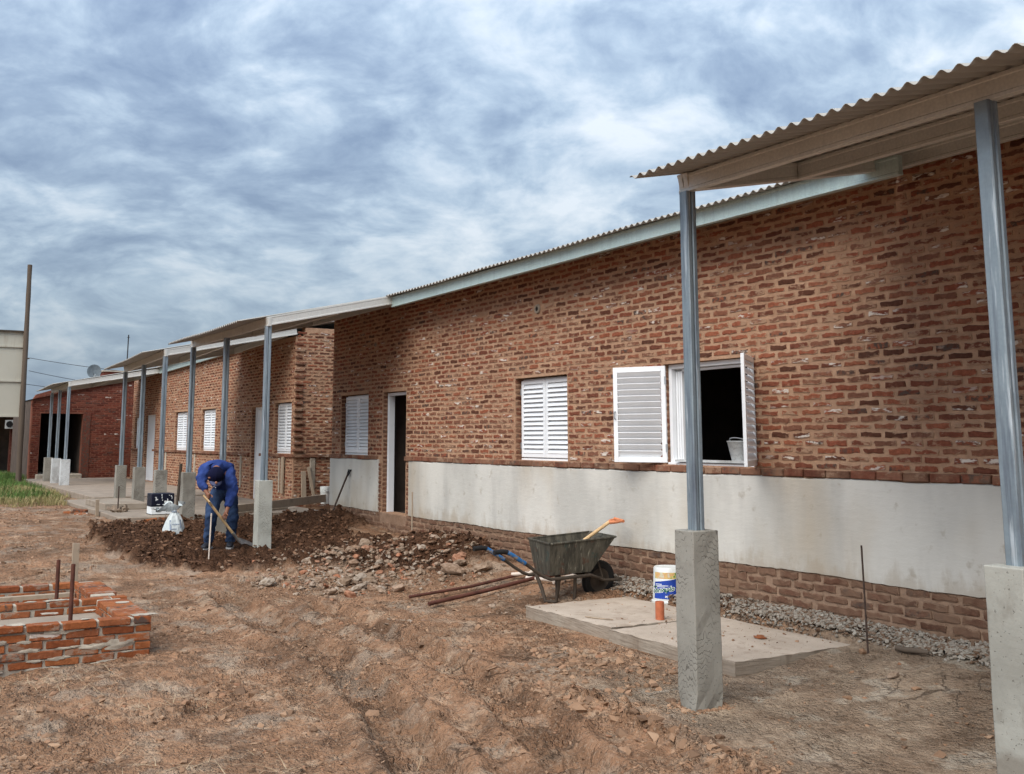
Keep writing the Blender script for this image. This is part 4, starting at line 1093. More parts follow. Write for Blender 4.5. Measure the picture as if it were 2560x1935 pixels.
mb = MB(); mb.add([tuple(Vector(a).lerp(Vector(b), .42)) for a, b in zip(bot, top)], [(0, 1, 2, 3)]); mb.build('load', m_darkclod, tray)
for s_, x, xo in ((0, 8.80, 8.90), (1, 9.20, 9.10)):
    mb = MB(); pts = [(x, 1.20, .345), (x, 1.28, .375), (x + .02, 1.38, .44), (x + .02, 1.47, .50), (x, 1.54, .54)] 
    mb.tube([(8.98 - .05 + .1 * s_, .45, .28), (x, .72, .355)] + pts, .017, 10); mb.build('frame_tube', m_dirty_metal, wb, True)
    mb = MB(); mb.tube([(x, 1.50, .515), (x, 1.56, .55), (x, 1.64, .60), (x + .02, 1.70, .635)], .021, 10); mb.build('handle', m_bluepaint, wb, True)
    mb = MB(); mb.tube([(x + .02, 1.69, .632), (x + .02, 1.75, .64), (x + .02, 1.84, .635)], .024, 10); mb.build('grip', m_rubber, wb, True)
mb = MB(); mb.tube([(9.13, 1.16, .36), (9.07, 1.13, .22), (9.02, 1.12, .10), (8.93, 1.05, .105), (8.90, 1.05, .22), (8.86, 1.06, .36)], .019, 10); mb.build('leg', m_dirty_metal, wb, True)
mb = MB(); mb.tube([(8.84, .88, .36), (8.86, .87, .22), (8.88, .87, .09)], .018, 10); mb.build('leg', m_dirty_metal, wb, True)
mb = MB(); mb.tube([(9.18, .88, .36), (9.18, .87, .22), (9.18, .87, .09)], .018, 10); mb.build('leg', m_dirty_metal, wb, True)
wc = Vector((8.97, .50, .285)); Mw = Matrix.Translation(wc) @ Matrix.Rotation(math.radians(82), 4, 'Y') @ Matrix.Rotation(0, 4, 'Z')
wh = thing('tmp', 'x', 'x', (0, 0, 0)); bpy.data.objects.remove(wh)
mb = MB(); n = 40; prof = [(.118, -.03), (.15, -.042), (.18, -.036), (.194, -.016), (.194, .016), (.18, .036), (.15, .042), (.118, .03)]
mb.lathe(prof, n=n, M=Mw); tyre = mb.build('wheel', m_rubber, wb, True)
mb = MB(); mb.lathe([(.0, .03), (.03, .032), (.045, .018), (.09, .012), (.121, .03), (.121, -.03), (.09, -.012), (.045, -.018), (.03, -.032), (.0, -.03)], n=32, M=Mw); mb.build('rim', m_dirty_metal, tyre, True)
mb = MB(); mb.tube([wc - Vector((.09, .0, 0)), wc + Vector((.09, 0, 0))], .014, 8); mb.build('axle', m_dirty_metal, wb, True)
for xx in (8.88, 9.06):
    mb = MB(); mb.tube([(xx, .73, .375), (xx, .50, .285), (xx, .28, .275)], .015, 8); mb.build('fork', m_dirty_metal, wb, True)
    mb = MB(); mb.tube([(xx, .50, .285), (xx, .58, .52)], .009, 8); mb.build('stay', m_dirty_metal, wb, True)
mb = MB(); mb.tube([(8.86, .29, .28), (9.08, .29, .28)], .022, 10); mb.build('nose_bar', m_dirty_metal, wb, True)
# shovel standing in the tray
def d_grip(mb, p, axis, side, w=.055, l=.12, r=.014):
    """wooden D grip: yoke, two arms and a crossbar"""
    p, axis, side = Vector(p), Vector(axis).normalized(), Vector(side).normalized()
    e1, e2 = p + axis * l * .9 + side * w, p + axis * l * .9 - side * w
    mb.tube([p, p + axis * l * .35 + side * w * .7, e1], [r * 1.2, r, r * .9], 8); mb.tube([p, p + axis * l * .35 - side * w * .7, e2], [r * 1.2, r, r * .9], 8)
    mb.tube([e1 + side * r, e1, e2, e2 - side * r], r, 8)
sh = thing('shovel', 'shovel with orange D grip leaning in the wheelbarrow', 'shovel', (8.98, .8, .5))
ax = Vector((0, -.885, .465)).normalized(); p0 = Vector((8.97, .80, .615)); 
mb = MB(); mb.tube([p0, p0 + ax * .14], .02, 10); mb.build('socket', m_steel, sh, True)
mb = MB(); mb.tube([p0 + ax * .12, p0 + ax * .30, p0 + ax * .52], .0185, 10); mb.build('shaft', m_handle, sh, True)
mb = MB(); d_grip(mb, p0 + ax * .51, ax + Vector((0, -.25, -.3)), (1, 0, .1), .06, .15, .017); mb.build('grip', m_grip, sh, True)
def blade(mb, c, fw_, sd, w=.24, l=.29, t=.004):
    c, fw_, sd = Vector(c), Vector(fw_).normalized(), Vector(sd).normalized(); nm = fw_.cross(sd).normalized()
    rows = [(0, .42, .0), (.08, .5, .012), (.6, .5, .014), (.85, .42, .010), (1, .20, .004)]; vs = []
    for (u, hw, dish_) in rows:
        for k in range(7):
            s_ = -1 + k / 3
            vs.append(c + fw_ * l * u + sd * (w * hw * s_) + nm * (dish_ * 2.2 * s_ * s_))
    fs = [(i * 7 + k, i * 7 + k + 1, (i + 1) * 7 + k + 1, (i + 1) * 7 + k) for i in range(4) for k in range(6)]
    m = len(vs); vs2 = [v - nm * t for v in vs]
    mb.add(vs + vs2, fs + [tuple(i + m for i in f_[::-1]) for f_ in fs])
mb = MB(); blade(mb, p0, -ax, (1, 0, 0), .22, .22); mb.build('blade', m_steel, sh, True)

# ------------------------------------------------------------------ pipes by the wheelbarrow
def pipe(name, pts, r, mat, label, cat='pipe', group=None, hol=True):
    mb = MB(); mb.tube(pts, r, 10); return tag(mb.build(name, mat, None, True), label, cat, group)
def lay(pts, r): return [(x, y, gz(x, y) + r + dz) for x, y, dz in pts]
pipe('steel_pipe', lay([(10.23, 2.05, .035), (10.22, 1.3, .04), (10.2, .6, .04), (10.18, .1, .03)], .016), .016, m_rust, 'long dark steel pipe on the ground behind, the farther of the two')
pipe('steel_pipe', lay([(9.82, 2.03, .03), (9.85, 1.3, .04), (9.86, .7, .04), (9.88, .1, .03)], .021), .021, m_rust, 'thick rust brown steel pipe on the ground beside the wheelbarrow legs')
pipe('plastic_pipe', lay([(10.22, .78, .045), (10.12, .66, .05), (10.10, .62, .05), (10.30, .35, .06), (10.32, .12, .04)], .021), .021, m_hose, 'dusty white plastic pipe crossing the steel pipes')
pipe('plastic_pipe', lay([(9.97, .74, .04), (9.72, .66, .03), (9.60, .62, .02)], .019), .019, m_hose, 'short bent end of dusty white pipe beside the wheelbarrow leg')
pipe('plastic_pipe', lay([(9.56, .66, .02), (9.60, .45, .03), (9.72, .14, .04)], .019), .019, m_hose, 'dusty white pipe lying between the wheelbarrow legs')

# ------------------------------------------------------------------ rods and stakes
def rod(x, y, zt, r, mat, label, lean=(0, 0), name='steel_rod'):
    mb = MB(); zb = gz(x, y) - .05; mb.tube([(x, y, zb), (x + lean[0] * .5, y + lean[1] * .5, (zb + zt) / 2), (x + lean[0], y + lean[1], zt)], r, 8)
    return tag(mb.build(name, mat, None, True), label, 'rod')
rod(5.46, .63, .93, .007, m_rebar, 'thin dark rebar stake driven into the ground right of the foreground pier', (0, .015))
rod(13.16, .57, .99, .011, m_board, 'pale thin rod standing in the rubble in front of the plastered wall')
rod(13.14, 3.38, .80, .009, m_hose, 'white thin rod standing in front of the digging man', (.02, -.02))
rod(19.95, 3.14, .87, .012, m_rebar, 'thin rusty rod standing at the corner of the pavement')
rod(21.6, 1.67, 1.22, .03, m_dirty_metal, 'dark muddy crowbar standing on the pavement near the second house', (0, -.05), 'crowbar')
# brick pit on the left
pit = thing('brick_pit', 'low rectangular pit of orange bricks and grey mortar at the left edge', 'pit wall', (9.8, 6.3, 0))
def full_brick_meshes():
    out = []
    for k in range(8):
        bm = bmesh.new(); bmesh.ops.create_cube(bm, size=1.0)
        for v in bm.verts: v.co = Vector((v.co.x * .245, v.co.y * .118, v.co.z * .054)) + Vector((rng.uniform(-.004, .004), rng.uniform(-.003, .003), rng.uniform(-.0025, .0025)))
        bmesh.ops.bevel(bm, geom=bm.edges[:], offset=.006, segments=1, affect='EDGES')
        for v in bm.verts: v.co += Vector((rng.uniform(-.0015, .0015), rng.uniform(-.0015, .0015), rng.uniform(-.0015, .0015)))
        me = bpy.data.meshes.new('brick'); bm.to_mesh(me); bm.free(); me.materials.append(m_brick_org); out.append(me)
    return out
FB = full_brick_meshes()
def lay_brick(parent, x, y, z, rz, L=1.0, name='brick', tilt=.015):
    o = link(name, rng.choice(FB), parent); o.location = (x, y, z); o.scale = (L * rng.uniform(.975, 1.01), rng.uniform(.97, 1.0), rng.uniform(.95, 1.06))
    o.rotation_euler = (rng.uniform(-tilt, tilt), rng.uniform(-tilt, tilt), rz + rng.uniform(-.015, .015)); return o
q = math.pi / 2; ZT = .335
for c in range(5):           # front wall, five courses
    z = ZT - .029 - c * .066; y = 5.11 + (0 if c % 2 == 0 else .125); xj = 8.772 + (-.012 if c == 0 else rng.uniform(0, .003))
    if c % 2: lay_brick(pit, xj, 5.11 + .06, z, q, .48)
    elif c == 0: lay_brick(pit, xj, 5.11 + .07, z, q, .55); y = 5.11 + .15
    while y < 7.6:
        lay_brick(pit, xj + rng.uniform(-.004, .002), y + .128, z + rng.uniform(-.003, .003), q, rng.uniform(.95, 1.0)); y += .262
for c in range(5):           # end wall of the front cell, headers
    z = ZT - .029 - c * .066; x = 8.91 + (0 if c % 2 == 0 else -.03)
    while x < 9.80: lay_brick(pit, x, 5.22, z, q, .98); x += .128
for c in range(4):           # middle wall
    z = ZT - .029 - c * .066; y = 5.07 + (0 if c % 2 == 0 else .12); lay_brick(pit, 9.91, 5.07 + .06, z, q, .5); y += .13
    while y < 7.6: lay_brick(pit, 9.91 + rng.uniform(-.005, .005), y + .128, z, q, rng.uniform(.93, 1.0)); y += .262
for c in range(4):           # rear cell end and rear wall
    z = ZT + .02 - .029 - c * .066
    for k in range(6): lay_brick(pit, 10.12 + k * .128, 5.24, z, q, .98)
    y = 5.30 + (0 if c % 2 == 0 else .12)
    while y < 7.6: lay_brick(pit, 10.92, y + .128, z, q, rng.uniform(.93, 1.0)); y += .262
mb = MB()
mb.box(8.7265, 8.83, 5.118, 7.6, -.1, ZT - .012); mb.box(8.83, 9.86, 5.125, 5.325, -.1, ZT - .014); mb.box(9.862, 9.96, 5.085, 7.6, -.1, ZT - .012); mb.box(9.97, 10.86, 5.145, 5.345, -.1, ZT + .008); mb.box(10.87, 10.97, 5.16, 7.6, -.1, ZT + .008)
mb.build('mortar', m_mortar_grey, pit, bevel=.006)
# mortar squeezed out over the face
mb = MB()
for k in range(30):
    c = rng.randrange(0, 5); z = ZT - .062 - c * .066 + rng.uniform(-.008, .008)
    mb.blob((8.714, rng.uniform(5.15, 6.6), z), rng.uniform(.025, .11), .5, 2, (.07, 1.0, rng.uniform(.10, .30)), Matrix.Identity(3))
mb.build('mortar_smear', m_mortar_grey, pit, True)['kind'] = 'stuff'
pit.location.y -= .04
mb = MB()
for k in range(22): mb.blob((rng.choice((8.78, 8.78, 9.91, 9.2, 9.5)), rng.uniform(5.12, 6.6), ZT + .001), rng.uniform(.03, .07), .45, 2, (.8, 1.0, .06), Matrix.Identity(3))
mb.build('mortar_smear', m_mortar_grey, pit, True)['kind'] = 'stuff'
mb = MB(); mb.box(8.84, 9.85, 5.33, 7.6, .10, .215); mb.box(9.98, 10.85, 5.36, 7.6, .08, .20); mb.build('pit_floor', m_pave, pit)
mb = MB(); mb.box(10.66, 10.74, 5.38, 7.6, .25, .285); mb.build('form_board', m_board, pit)
for (x, y, zb, zt, lb) in ((9.3, 5.585, .20, .70, 'short rusty steel pipe standing in the front cell of the brick pit'), (10.2, 5.565, .19, .645, 'short dark steel pipe standing in the rear cell of the brick pit')):
    mb = MB(); mb.lathe([(.017, zb), (.017, zt), (.012, zt + .001), (.012, zb)], (x, y, 0), 12); tag(mb.build('upright_pipe', m_rust, None, True), lb, 'pipe')
mb = MB(); mb.box(11.27, 11.33, 5.21, 5.27, gz(11.3, 5.24) - .1, .68, jit=.006); tag(mb.build('wooden_stake', m_board, None), 'square wooden stake standing just behind the brick pit', 'stake')

# ------------------------------------------------------------------ things on the pavement and round the soil heap
def loose_brick(x, y, z, rz, label, mesh=None, tilt=.15):
    o = lay_brick(None, x, y, z, rz, 1, 'loose_brick', tilt); tag(o, label, 'brick', 'loose bricks near the pavement'); return o
loose_brick(18.42, 2.92, .345, 1.5, 'dark loose brick leaning at the pavement edge behind the sack')
loose_brick(18.42, 2.64, .355, 1.65, 'orange loose brick at the pavement edge right beside the sack')
loose_brick(20.8, 3.62, .33, 1.2, 'lower orange brick of the small pile left of the pavement')
loose_brick(20.85, 3.63, .39, .9, 'upper orange brick of the small pile left of the pavement')
loose_brick(21.3, 3.75, .34, .4, 'far orange brick of the small pile left of the pavement')
loose_brick(18.6, 3.55, .26, 1.1, 'orange brick half buried at the near corner of the pavement')
mb = MB(); mb.box(20.30, 20.36, 3.40, 3.46, .2, .62, jit=.005); tag(mb.build('wooden_peg', m_board, None), 'short grey wooden peg at the long edge of the pavement', 'peg')
mb = MB()
for k in range(16): mb.blob((20.2 + rng.uniform(-.3, .3), 3.12 + rng.uniform(-.2, .12), .41 + rng.uniform(0, .05)), rng.uniform(.03, .07), .4, 1, (1.4, 1, .4))
setting(mb.build('scrap_heap', m_stone), 'stuff', 'small scrap of broken wood and mortar on the pavement')
# printed tin
tin = thing('paint_tin', 'square navy and white printed tin on the pavement behind the tied sack', 'tin', (19.1, 2.58, .4))
mb = MB(); mb.box(18.96, 19.30, 2.385, 2.775, .405, .545); mb.build('base_half', m_label_white, tin, bevel=.008)
mb = MB(); mb.box(18.958, 19.302, 2.383, 2.777, .552, .765); mb.build('upper_half', m_navy, tin, bevel=.008)
mb = MB(); mb.box(18.955, 19.305, 2.38, 2.78, .545, .5525); mb.box(18.955, 19.305, 2.38, 2.78, .398, .412); mb.build('seam', m_black, tin)
text_mesh('lettering', 'EL', .095, m_black, tin, lambda x, y: Vector((18.952, 2.70 - x * .85, .455 + y)), .003)
text_mesh('lettering', 'TI', .095, m_black, tin, lambda x, y: Vector((18.952, 2.535 - x * .85, .455 + y)), .003)
mb = MB(); mb.add([(18.951, 2.60, .487), (18.951, 2.577, .51), (18.951, 2.555, .487), (18.951, 2.577, .465)], [(0, 1, 2, 3)]); mb.add([(18.9505, 2.615, .480), (18.9505, 2.54, .480), (18.9505, 2.54, .494), (18.9505, 2.615, .494)], [(0, 1, 2, 3)]); mb.build('diamond_mark', m_black, tin)
mb = MB()
for (y, z, w_, h_) in ((2.70, .70, .03, .012), (2.695, .67, .012, .05), (2.68, .665, .02, .015), (2.60, .70, .008, .04), (2.59, .65, .008, .02), (2.53, .625, .05, .03), (2.50, .65, .012, .05), (2.44, .72, .02, .02), (2.42, .69, .008, .05), (2.47, .73, .012, .01), (2.66, .575, .06, .008), (2.55, .575, .08, .006), (2.60, .74, .014, .02)):
    for k in range(3):
        yy, zz = y + rng.uniform(-.006, .006), z + rng.uniform(-.006, .006)
        mb.add([(18.9535 - .0004 * k, yy - w_ / 2 * rng.uniform(.5, 1), zz - h_ / 2), (18.9535 - .0004 * k, yy + w_ / 2, zz - h_ / 2 * rng.uniform(.3, 1)), (18.9535 - .0004 * k, yy + w_ / 2 * rng.uniform(.4, 1), zz + h_ / 2), (18.9535 - .0004 * k, yy - w_ / 2, zz + h_ / 2 * rng.uniform(.3, 1))], [(0, 1, 2, 3)])
mb.build('floral_print', m_label_white, tin)
# tied sack
sk = thing('tied_sack', 'white woven sack tied at the neck, sitting on the dug soil left of the man', 'sack', (16.1, 3.09, .27))
mb = MB(); n = 36; prof = [(.02, .255), (.13, .26), (.165, .285), (.165, .33), (.15, .40), (.125, .48), (.09, .56), (.055, .61), (.028, .635), (.03, .66)]
vs = []
for i_, (r, z) in enumerate(prof):
    for k in range(n):
        a = 2 * math.pi * k / n
        fold = 1 + (.05 + .16 * (i_ / len(prof)) ** 2) * math.sin(a * 7 + i_ * .4) + .05 * math.sin(a * 3 + i_) + rng.uniform(-.015, .015)
        vs.append((16.1 + r * fold * math.cos(a) * .75, 3.085 + r * fold * math.sin(a) * 1.05, z))
mb.add(vs, [(i_ * n + k, i_ * n + (k + 1) % n, (i_ + 1) * n + (k + 1) % n, (i_ + 1) * n + k) for i_ in range(len(prof) - 1) for k in range(n)]); body = mb.build('body', m_sack, sk, True)
mb = MB(); vs = []
for i_, (u, z, w_) in enumerate(((0, .64, .03), (.3, .68, .09), (.65, .73, .16), (1, .76, .20))):
    for k in range(n):
        a = 2 * math.pi * k / n
        fold = 1 + .35 * u * math.sin(a * 5 + 1.3) + rng.uniform(-.04, .04)
        vs.append((16.1 + .3 * w_ * fold * math.cos(a), 3.10 + .07 * u + w_ * fold * math.sin(a) * 1.0, z + .035 * u * math.sin(a * 4 + 2) - .10 * u * max(0, math.sin(a))))
mb.add(vs, [(i_ * n + k, i_ * n + (k + 1) % n, (i_ + 1) * n + (k + 1) % n, (i_ + 1) * n + k) for i_ in range(3) for k in range(n)]); mb.build('ruffle', m_sack, sk, True)
mb = MB(); mb.tube([(16.1 + .034 * math.cos(t * .5), 3.09 + .034 * math.sin(t * .5), .64) for t in range(14)], .008, 6, False); mb.build('tie', m_sackprint, sk)
for (y0, y1, z0, z1) in ((3.0, 3.02, .40, .52), (3.15, 3.17, .38, .52), (3.03, 3.14, .455, .465), (3.0, 3.16, .385, .397), (2.97, 3.2, .335, .345)):
    def px(y, z):
        r = float(np.interp(z, [p[1] for p in prof[2:]], [p[0] for p in prof[2:]])); dy = min(.98, abs(y - 3.085) / (r * 1.05)); return 16.1 - r * .75 * math.sqrt(1 - dy * dy) - .014
    mb = MB(); mb.add([(px(y0, z0), y0, z0), (px(y1, z0), y1, z0), (px(y1, z1), y1, z1), (px(y0, z1), y0, z1)], [(0, 1, 2, 3)]); mb.build('print_mark', m_sackprint, sk)
# timber edging, leaning boards, white pail and lime tool at the second house
def plank(name, a, b, w_, t, label, up=True):
    a, b = Vector(a), Vector(b); mb = MB()
    mb.sweep([(-t / 2, -w_ / 2), (t / 2, -w_ / 2), (t / 2, w_ / 2), (-t / 2, w_ / 2)], a, b); o = mb.build(name, m_board, None, bevel=.004); return tag(o, label, 'board', 'timber boards')
plank('edge_board', (18.50, 1.42, .475), (20.1, -1.1, .55), .15, .03, 'upper grey formwork board edging the pavement beside the soil heap')
plank('edge_board', (18.44, 1.40, .36), (19.2, .2, .38), .13, .03, 'lower grey formwork board lying below the pavement edge')
def lean_board(y, z0, z1, w_, t, lean, label, x=20.05):
    mb = MB(); M = Matrix.Translation((x, y, z0)) @ Matrix.Rotation(lean, 4, 'X') @ Matrix.Rotation(math.radians(7), 4, 'Y')
    mb.box(-t / 2, t / 2, -w_ / 2, w_ / 2, 0, z1 - z0, M); return tag(mb.build('leaning_board', m_board, None, bevel=.004), label, 'board', 'timber boards')
lean_board(-.45, .42, 1.08, .10, .03, 0, 'wider grey board leaning against the end wall of the second house', 20.06)
lean_board(-.68, .42, 1.17, .06, .03, -.17, 'narrow pale board leaning against the end wall of the second house', 20.05)
mb = MB(); mb.box(HBX := 20.62, 20.70, HBY + .04, HBY + .07, .62, 1.36, jit=.006); tag(mb.build('leaning_board', m_board, None), 'grey batten upright on the front wall beside the toothed corner', 'board', 'timber boards')
wp = thing('white_pail', 'white plastic pail between the leaning boards and the plastered house corner', 'pail', (20.02, -.88, .44))
mb = MB(); mb.lathe([(.0, .43), (.088, .43), (.1, .66), (.106, .665), (.106, .70), (.101, .705), (.106, .71), (.106, .735), (.101, .77), (.0, .772)], (20.02, -.88, 0), 24); mb.build('body', m_pail, wp, True)
mb = MB(); mb.tube([(19.93, -.83, .70), (19.91, -.88, .67), (19.93, -.94, .70)], .006, 6); mb.build('bail', m_hinge, wp, True)
tl = thing('digging_bar', 'black handled spade leaning on the plaster left of the open door', 'spade', (16.6, .25, .3))
mb = MB(); mb.tube([(16.58, .36, .50), (16.60, .20, .86), (16.62, .07, 1.14)], .017, 8); mb.build('shaft', m_rebar, tl, True)
mb = MB(); d_grip(mb, (16.62, .08, 1.10), (0.0, -.35, .9), (1, 0, 0), .04, .11, .014); mb.build('grip', m_black, tl, True)
mb = MB(); blade(mb, (16.58, .365, .51), (-.01, .28, -.9), (1, .0, 0), .16, .25); mb.build('blade', m_steel, tl, True)
# window sill clutter
bk = thing('mason_bucket', 'mortar splashed bucket standing on the sill of the open window', 'bucket', (7.52, -.16, 1.51))
mb = MB(); mb.lathe([(.0, 1.512), (.068, 1.512), (.108, 1.69), (.114, 1.695), (.108, 1.70), (.10, 1.69), (.062, 1.53), (.0, 1.53)], (7.54, -.15, 0), 24); mb.build('body', m_footing_white, bk, True)
mb = MB(); mb.tube([(7.54 + .11 * math.cos(t), -.15 + .05 * math.sin(t), 1.70 + .03 * math.sin(t)) for t in np.linspace(0, math.pi, 9)], .005, 6); mb.build('handle', m_hinge, bk, True)
mb = MB(); mb.box(7.30, 8.30, -.10, .0, 1.487, 1.512, jit=.004); tag(mb.build('sill_plank', m_footing_white, None), 'mortar splashed plank lying on the sill of the open window', 'plank')
mb = MB(); mb.box(8.33, 8.43, -.19, -.12, 1.515, 1.64); tag(mb.build('black_box', m_black, None, bevel=.012), 'small black box at the left end of the open window sill', 'box')

# ------------------------------------------------------------------ the man digging
def skin_mesh(name, nodes, edges, mat, parent, sub=2, fold=0.0):
    keys = list(nodes); idx = {k: n_ for n_, k in enumerate(keys)}
    me = bpy.data.meshes.new(name); me.from_pydata([nodes[k][0] for k in keys], [(idx[a], idx[b]) for a, b in edges], [])
    tmp = bpy.data.objects.new(name, me); COL.objects.link(tmp)
    tmp.modifiers.new('skin', 'SKIN'); ss_ = tmp.modifiers.new('sub', 'SUBSURF'); ss_.levels = sub; ss_.render_levels = sub
    sv = me.skin_vertices[0].data
    for k in keys:
        r = nodes[k][1]; sv[idx[k]].radius = r if isinstance(r, tuple) else (r, r)
    sv[0].use_root = True
    dg = bpy.context.evaluated_depsgraph_get(); m2 = bpy.data.meshes.new_from_object(tmp.evaluated_get(dg)); bpy.data.objects.remove(tmp)
    if fold:
        from mathutils import noise as mn
        nv = [v.normal.copy() for v in m2.vertices]
        for v, nn in zip(m2.vertices, nv):
            c_ = v.co; v.co = c_ + nn * (fold * mn.noise(Vector((c_.x * 9, c_.y * 9, c_.z * 16))) + fold * .6 * (1 - abs(mn.noise(Vector((c_.x * 6 + 9, c_.y * 6, c_.z * 11 + c_.y * 8))) * 2)))
    m2.materials.clear(); m2.materials.append(mat); m2.polygons.foreach_set('use_smooth', [True] * len(m2.polygons))
    return link(name, m2, parent)
man = thing('person', 'person in blue work shirt, jeans and dark cap bent over digging with a shovel', 'person', (15.0, 2.7, .2))
P = dict(pelvis=(15.06, 2.67, .99), hipA=(15.02, 2.78, .93), hipB=(15.02, 2.56, .93), kneeA=(14.84, 2.88, .62), kneeB=(14.86, 2.57, .60), ankA=(15.0, 2.86, .27), ankB=(15.0, 2.55, .26),
         waist=(14.98, 2.70, 1.12), belly=(14.86, 2.76, 1.24), chest=(14.68, 2.86, 1.33), collar=(14.53, 2.92, 1.345), neck=(14.46, 2.945, 1.31), skull=(14.36, 2.975, 1.26),
         shA=(14.57, 3.08, 1.30), shB=(14.54, 2.76, 1.27), elA=(14.50, 3.13, 1.11), elB=(14.47, 2.70, 1.00), wrA=(14.42, 3.075, .99), wrB=(14.42, 2.79, .74), haA=(14.39, 3.05, .94), haB=(14.40, 2.82, .67))
# body: one continuous figure under the clothes
bn = {'pelvis': (P['pelvis'], .10), 'waist': (P['waist'], .095), 'belly': (P['belly'], .10), 'chest': (P['chest'], .11), 'collar': (P['collar'], .07), 'neck': (P['neck'], .05),
      'skull': (P['skull'], .078), 'crown': ((14.30, 2.99, 1.20), .085), 'chin': ((14.30, 3.0, 1.12), .05), 'shA': (P['shA'], .055), 'elA': (P['elA'], .04), 'wrA': (P['wrA'], .028), 'haA': (P['haA'], .03), 'shB': (P['shB'], .055), 'elB': (P['elB'], .04), 'wrB': (P['wrB'], .028), 'haB': (P['haB'], .03),
      'hipA': (P['hipA'], .085), 'kneeA': (P['kneeA'], .055), 'ankA': (P['ankA'], .04), 'hipB': (P['hipB'], .085), 'kneeB': (P['kneeB'], .055), 'ankB': (P['ankB'], .04)}
be = [('pelvis', 'waist'), ('waist', 'belly'), ('belly', 'chest'), ('chest', 'collar'), ('collar', 'neck'), ('neck', 'skull'), ('skull', 'crown'), ('crown', 'chin'), ('chest', 'shA'), ('shA', 'elA'), ('elA', 'wrA'), ('wrA', 'haA'), ('chest', 'shB'), ('shB', 'elB'), ('elB', 'wrB'), ('wrB', 'haB'), ('pelvis', 'hipA'), ('hipA', 'kneeA'), ('kneeA', 'ankA'), ('pelvis', 'hipB'), ('hipB', 'kneeB'), ('kneeB', 'ankB')]
# five fingers on each hand, closed round the grip and the shaft
S0, S1 = Vector((14.36, 3.085, .90)), Vector((14.46, 2.66, .40))
sdir = (S1 - S0).normalized()
for hname, axisv, wr in (('A', Vector((.25, .0, -1)).normalized(), 'haA'), ('B', sdir, 'haB')):
    hc = Vector(P[wr]); side = axisv.cross(Vector((-1, 0, 0))).normalized(); out_ = Vector((-1, 0, -.1)).normalized()
    for k in range(4):
        o_ = axisv * (-.03 + .02 * k); ln = (.9, 1.0, .95, .75)[k]
        pts = [hc + o_ + out_ * .012, hc + o_ + out_ * .036 * ln + side * .012, hc + o_ + out_ * .030 * ln + side * .036, hc + o_ + out_ * .006 + side * .040]
        prev = wr
        for q_, p_ in enumerate(pts):
            nm_ = f'{hname}f{k}{q_}'; bn[nm_] = (tuple(p_), .0095 - .001 * q_); be.append((prev, nm_)); prev = nm_
    pts = [hc - axisv * .02 + side * -.02, hc - axisv * .01 - side * .035 + out_ * .02, hc + axisv * .012 - side * .028 + out_ * .042]
    prev = wr
    for q_, p_ in enumerate(pts):
        nm_ = f'{hname}t{q_}'; bn[nm_] = (tuple(p_), .0105 - .001 * q_); be.append((prev, nm_)); prev = nm_
body = skin_mesh('body', bn, be, m_skin, man, 2)
mb = MB()                      # face: nose, brow, ears, set on the bowed head
hd = Vector((14.29, 2.995, 1.185))
mb.blob(hd + Vector((-.062, .012, -.055)), .02, .05, 2, (1, .8, 1.1)); mb.blob(hd + Vector((-.01, .088, .01)), .025, .05, 2, (.6, .4, 1)); mb.blob(hd + Vector((.02, -.088, -.01)), .025, .05, 2, (.6, .4, 1))
mb.build('face_features', m_skin, man, True)
sn = {'tail': ((15.05, 2.665, 1.02), (.145, .135)), 'waist': (P['waist'], (.175, .15)), 'belly': (P['belly'], (.185, .16)), 'chest': (P['chest'], (.195, .155)), 'collar': (P['collar'], (.115, .10)), 'nk': (P['neck'], .062),
      'shA': (P['shA'], .095), 'uaA': ((14.54, 3.115, 1.20), .086), 'elA': (P['elA'], .062), 'wrA': ((14.43, 3.085, 1.02), .046), 'shB': (P['shB'], .098), 'uaB': ((14.49, 2.72, 1.13), .092), 'elB': (P['elB'], .076), 'wrB': ((14.43, 2.78, .77), .05)}
skin_mesh('shirt', sn, [('tail', 'waist'), ('waist', 'belly'), ('belly', 'chest'), ('chest', 'collar'), ('collar', 'nk'), ('chest', 'shA'), ('shA', 'uaA'), ('uaA', 'elA'), ('elA', 'wrA'), ('chest', 'shB'), ('shB', 'uaB'), ('uaB', 'elB'), ('elB', 'wrB')], m_shirt, man, 3, .016)
tn = {'w': ((15.04, 2.68, 1.06), (.135, .115)), 'pelvis': (P['pelvis'], (.15, .135)), 'hipA': (P['hipA'], .115), 'thA': ((14.93, 2.84, .78), .098), 'kneeA': (P['kneeA'], .083), 'caA': ((14.93, 2.88, .44), .075), 'ankA': ((15.0, 2.865, .285), .072), 'heA': ((15.0, 2.865, .262), .074),
      'hipB': (P['hipB'], .115), 'thB': ((14.94, 2.57, .77), .10), 'kneeB': (P['kneeB'], .083), 'caB': ((14.94, 2.56, .43), .075), 'ankB': ((15.0, 2.55, .285), .072), 'heB': ((15.0, 2.55, .26), .074)}
skin_mesh('trousers', tn, [('w', 'pelvis'), ('pelvis', 'hipA'), ('hipA', 'thA'), ('thA', 'kneeA'), ('kneeA', 'caA'), ('caA', 'ankA'), ('ankA', 'heA'), ('pelvis', 'hipB'), ('hipB', 'thB'), ('thB', 'kneeB'), ('kneeB', 'caB'), ('caB', 'ankB'), ('ankB', 'heB')], m_jeans, man, 3, .014)
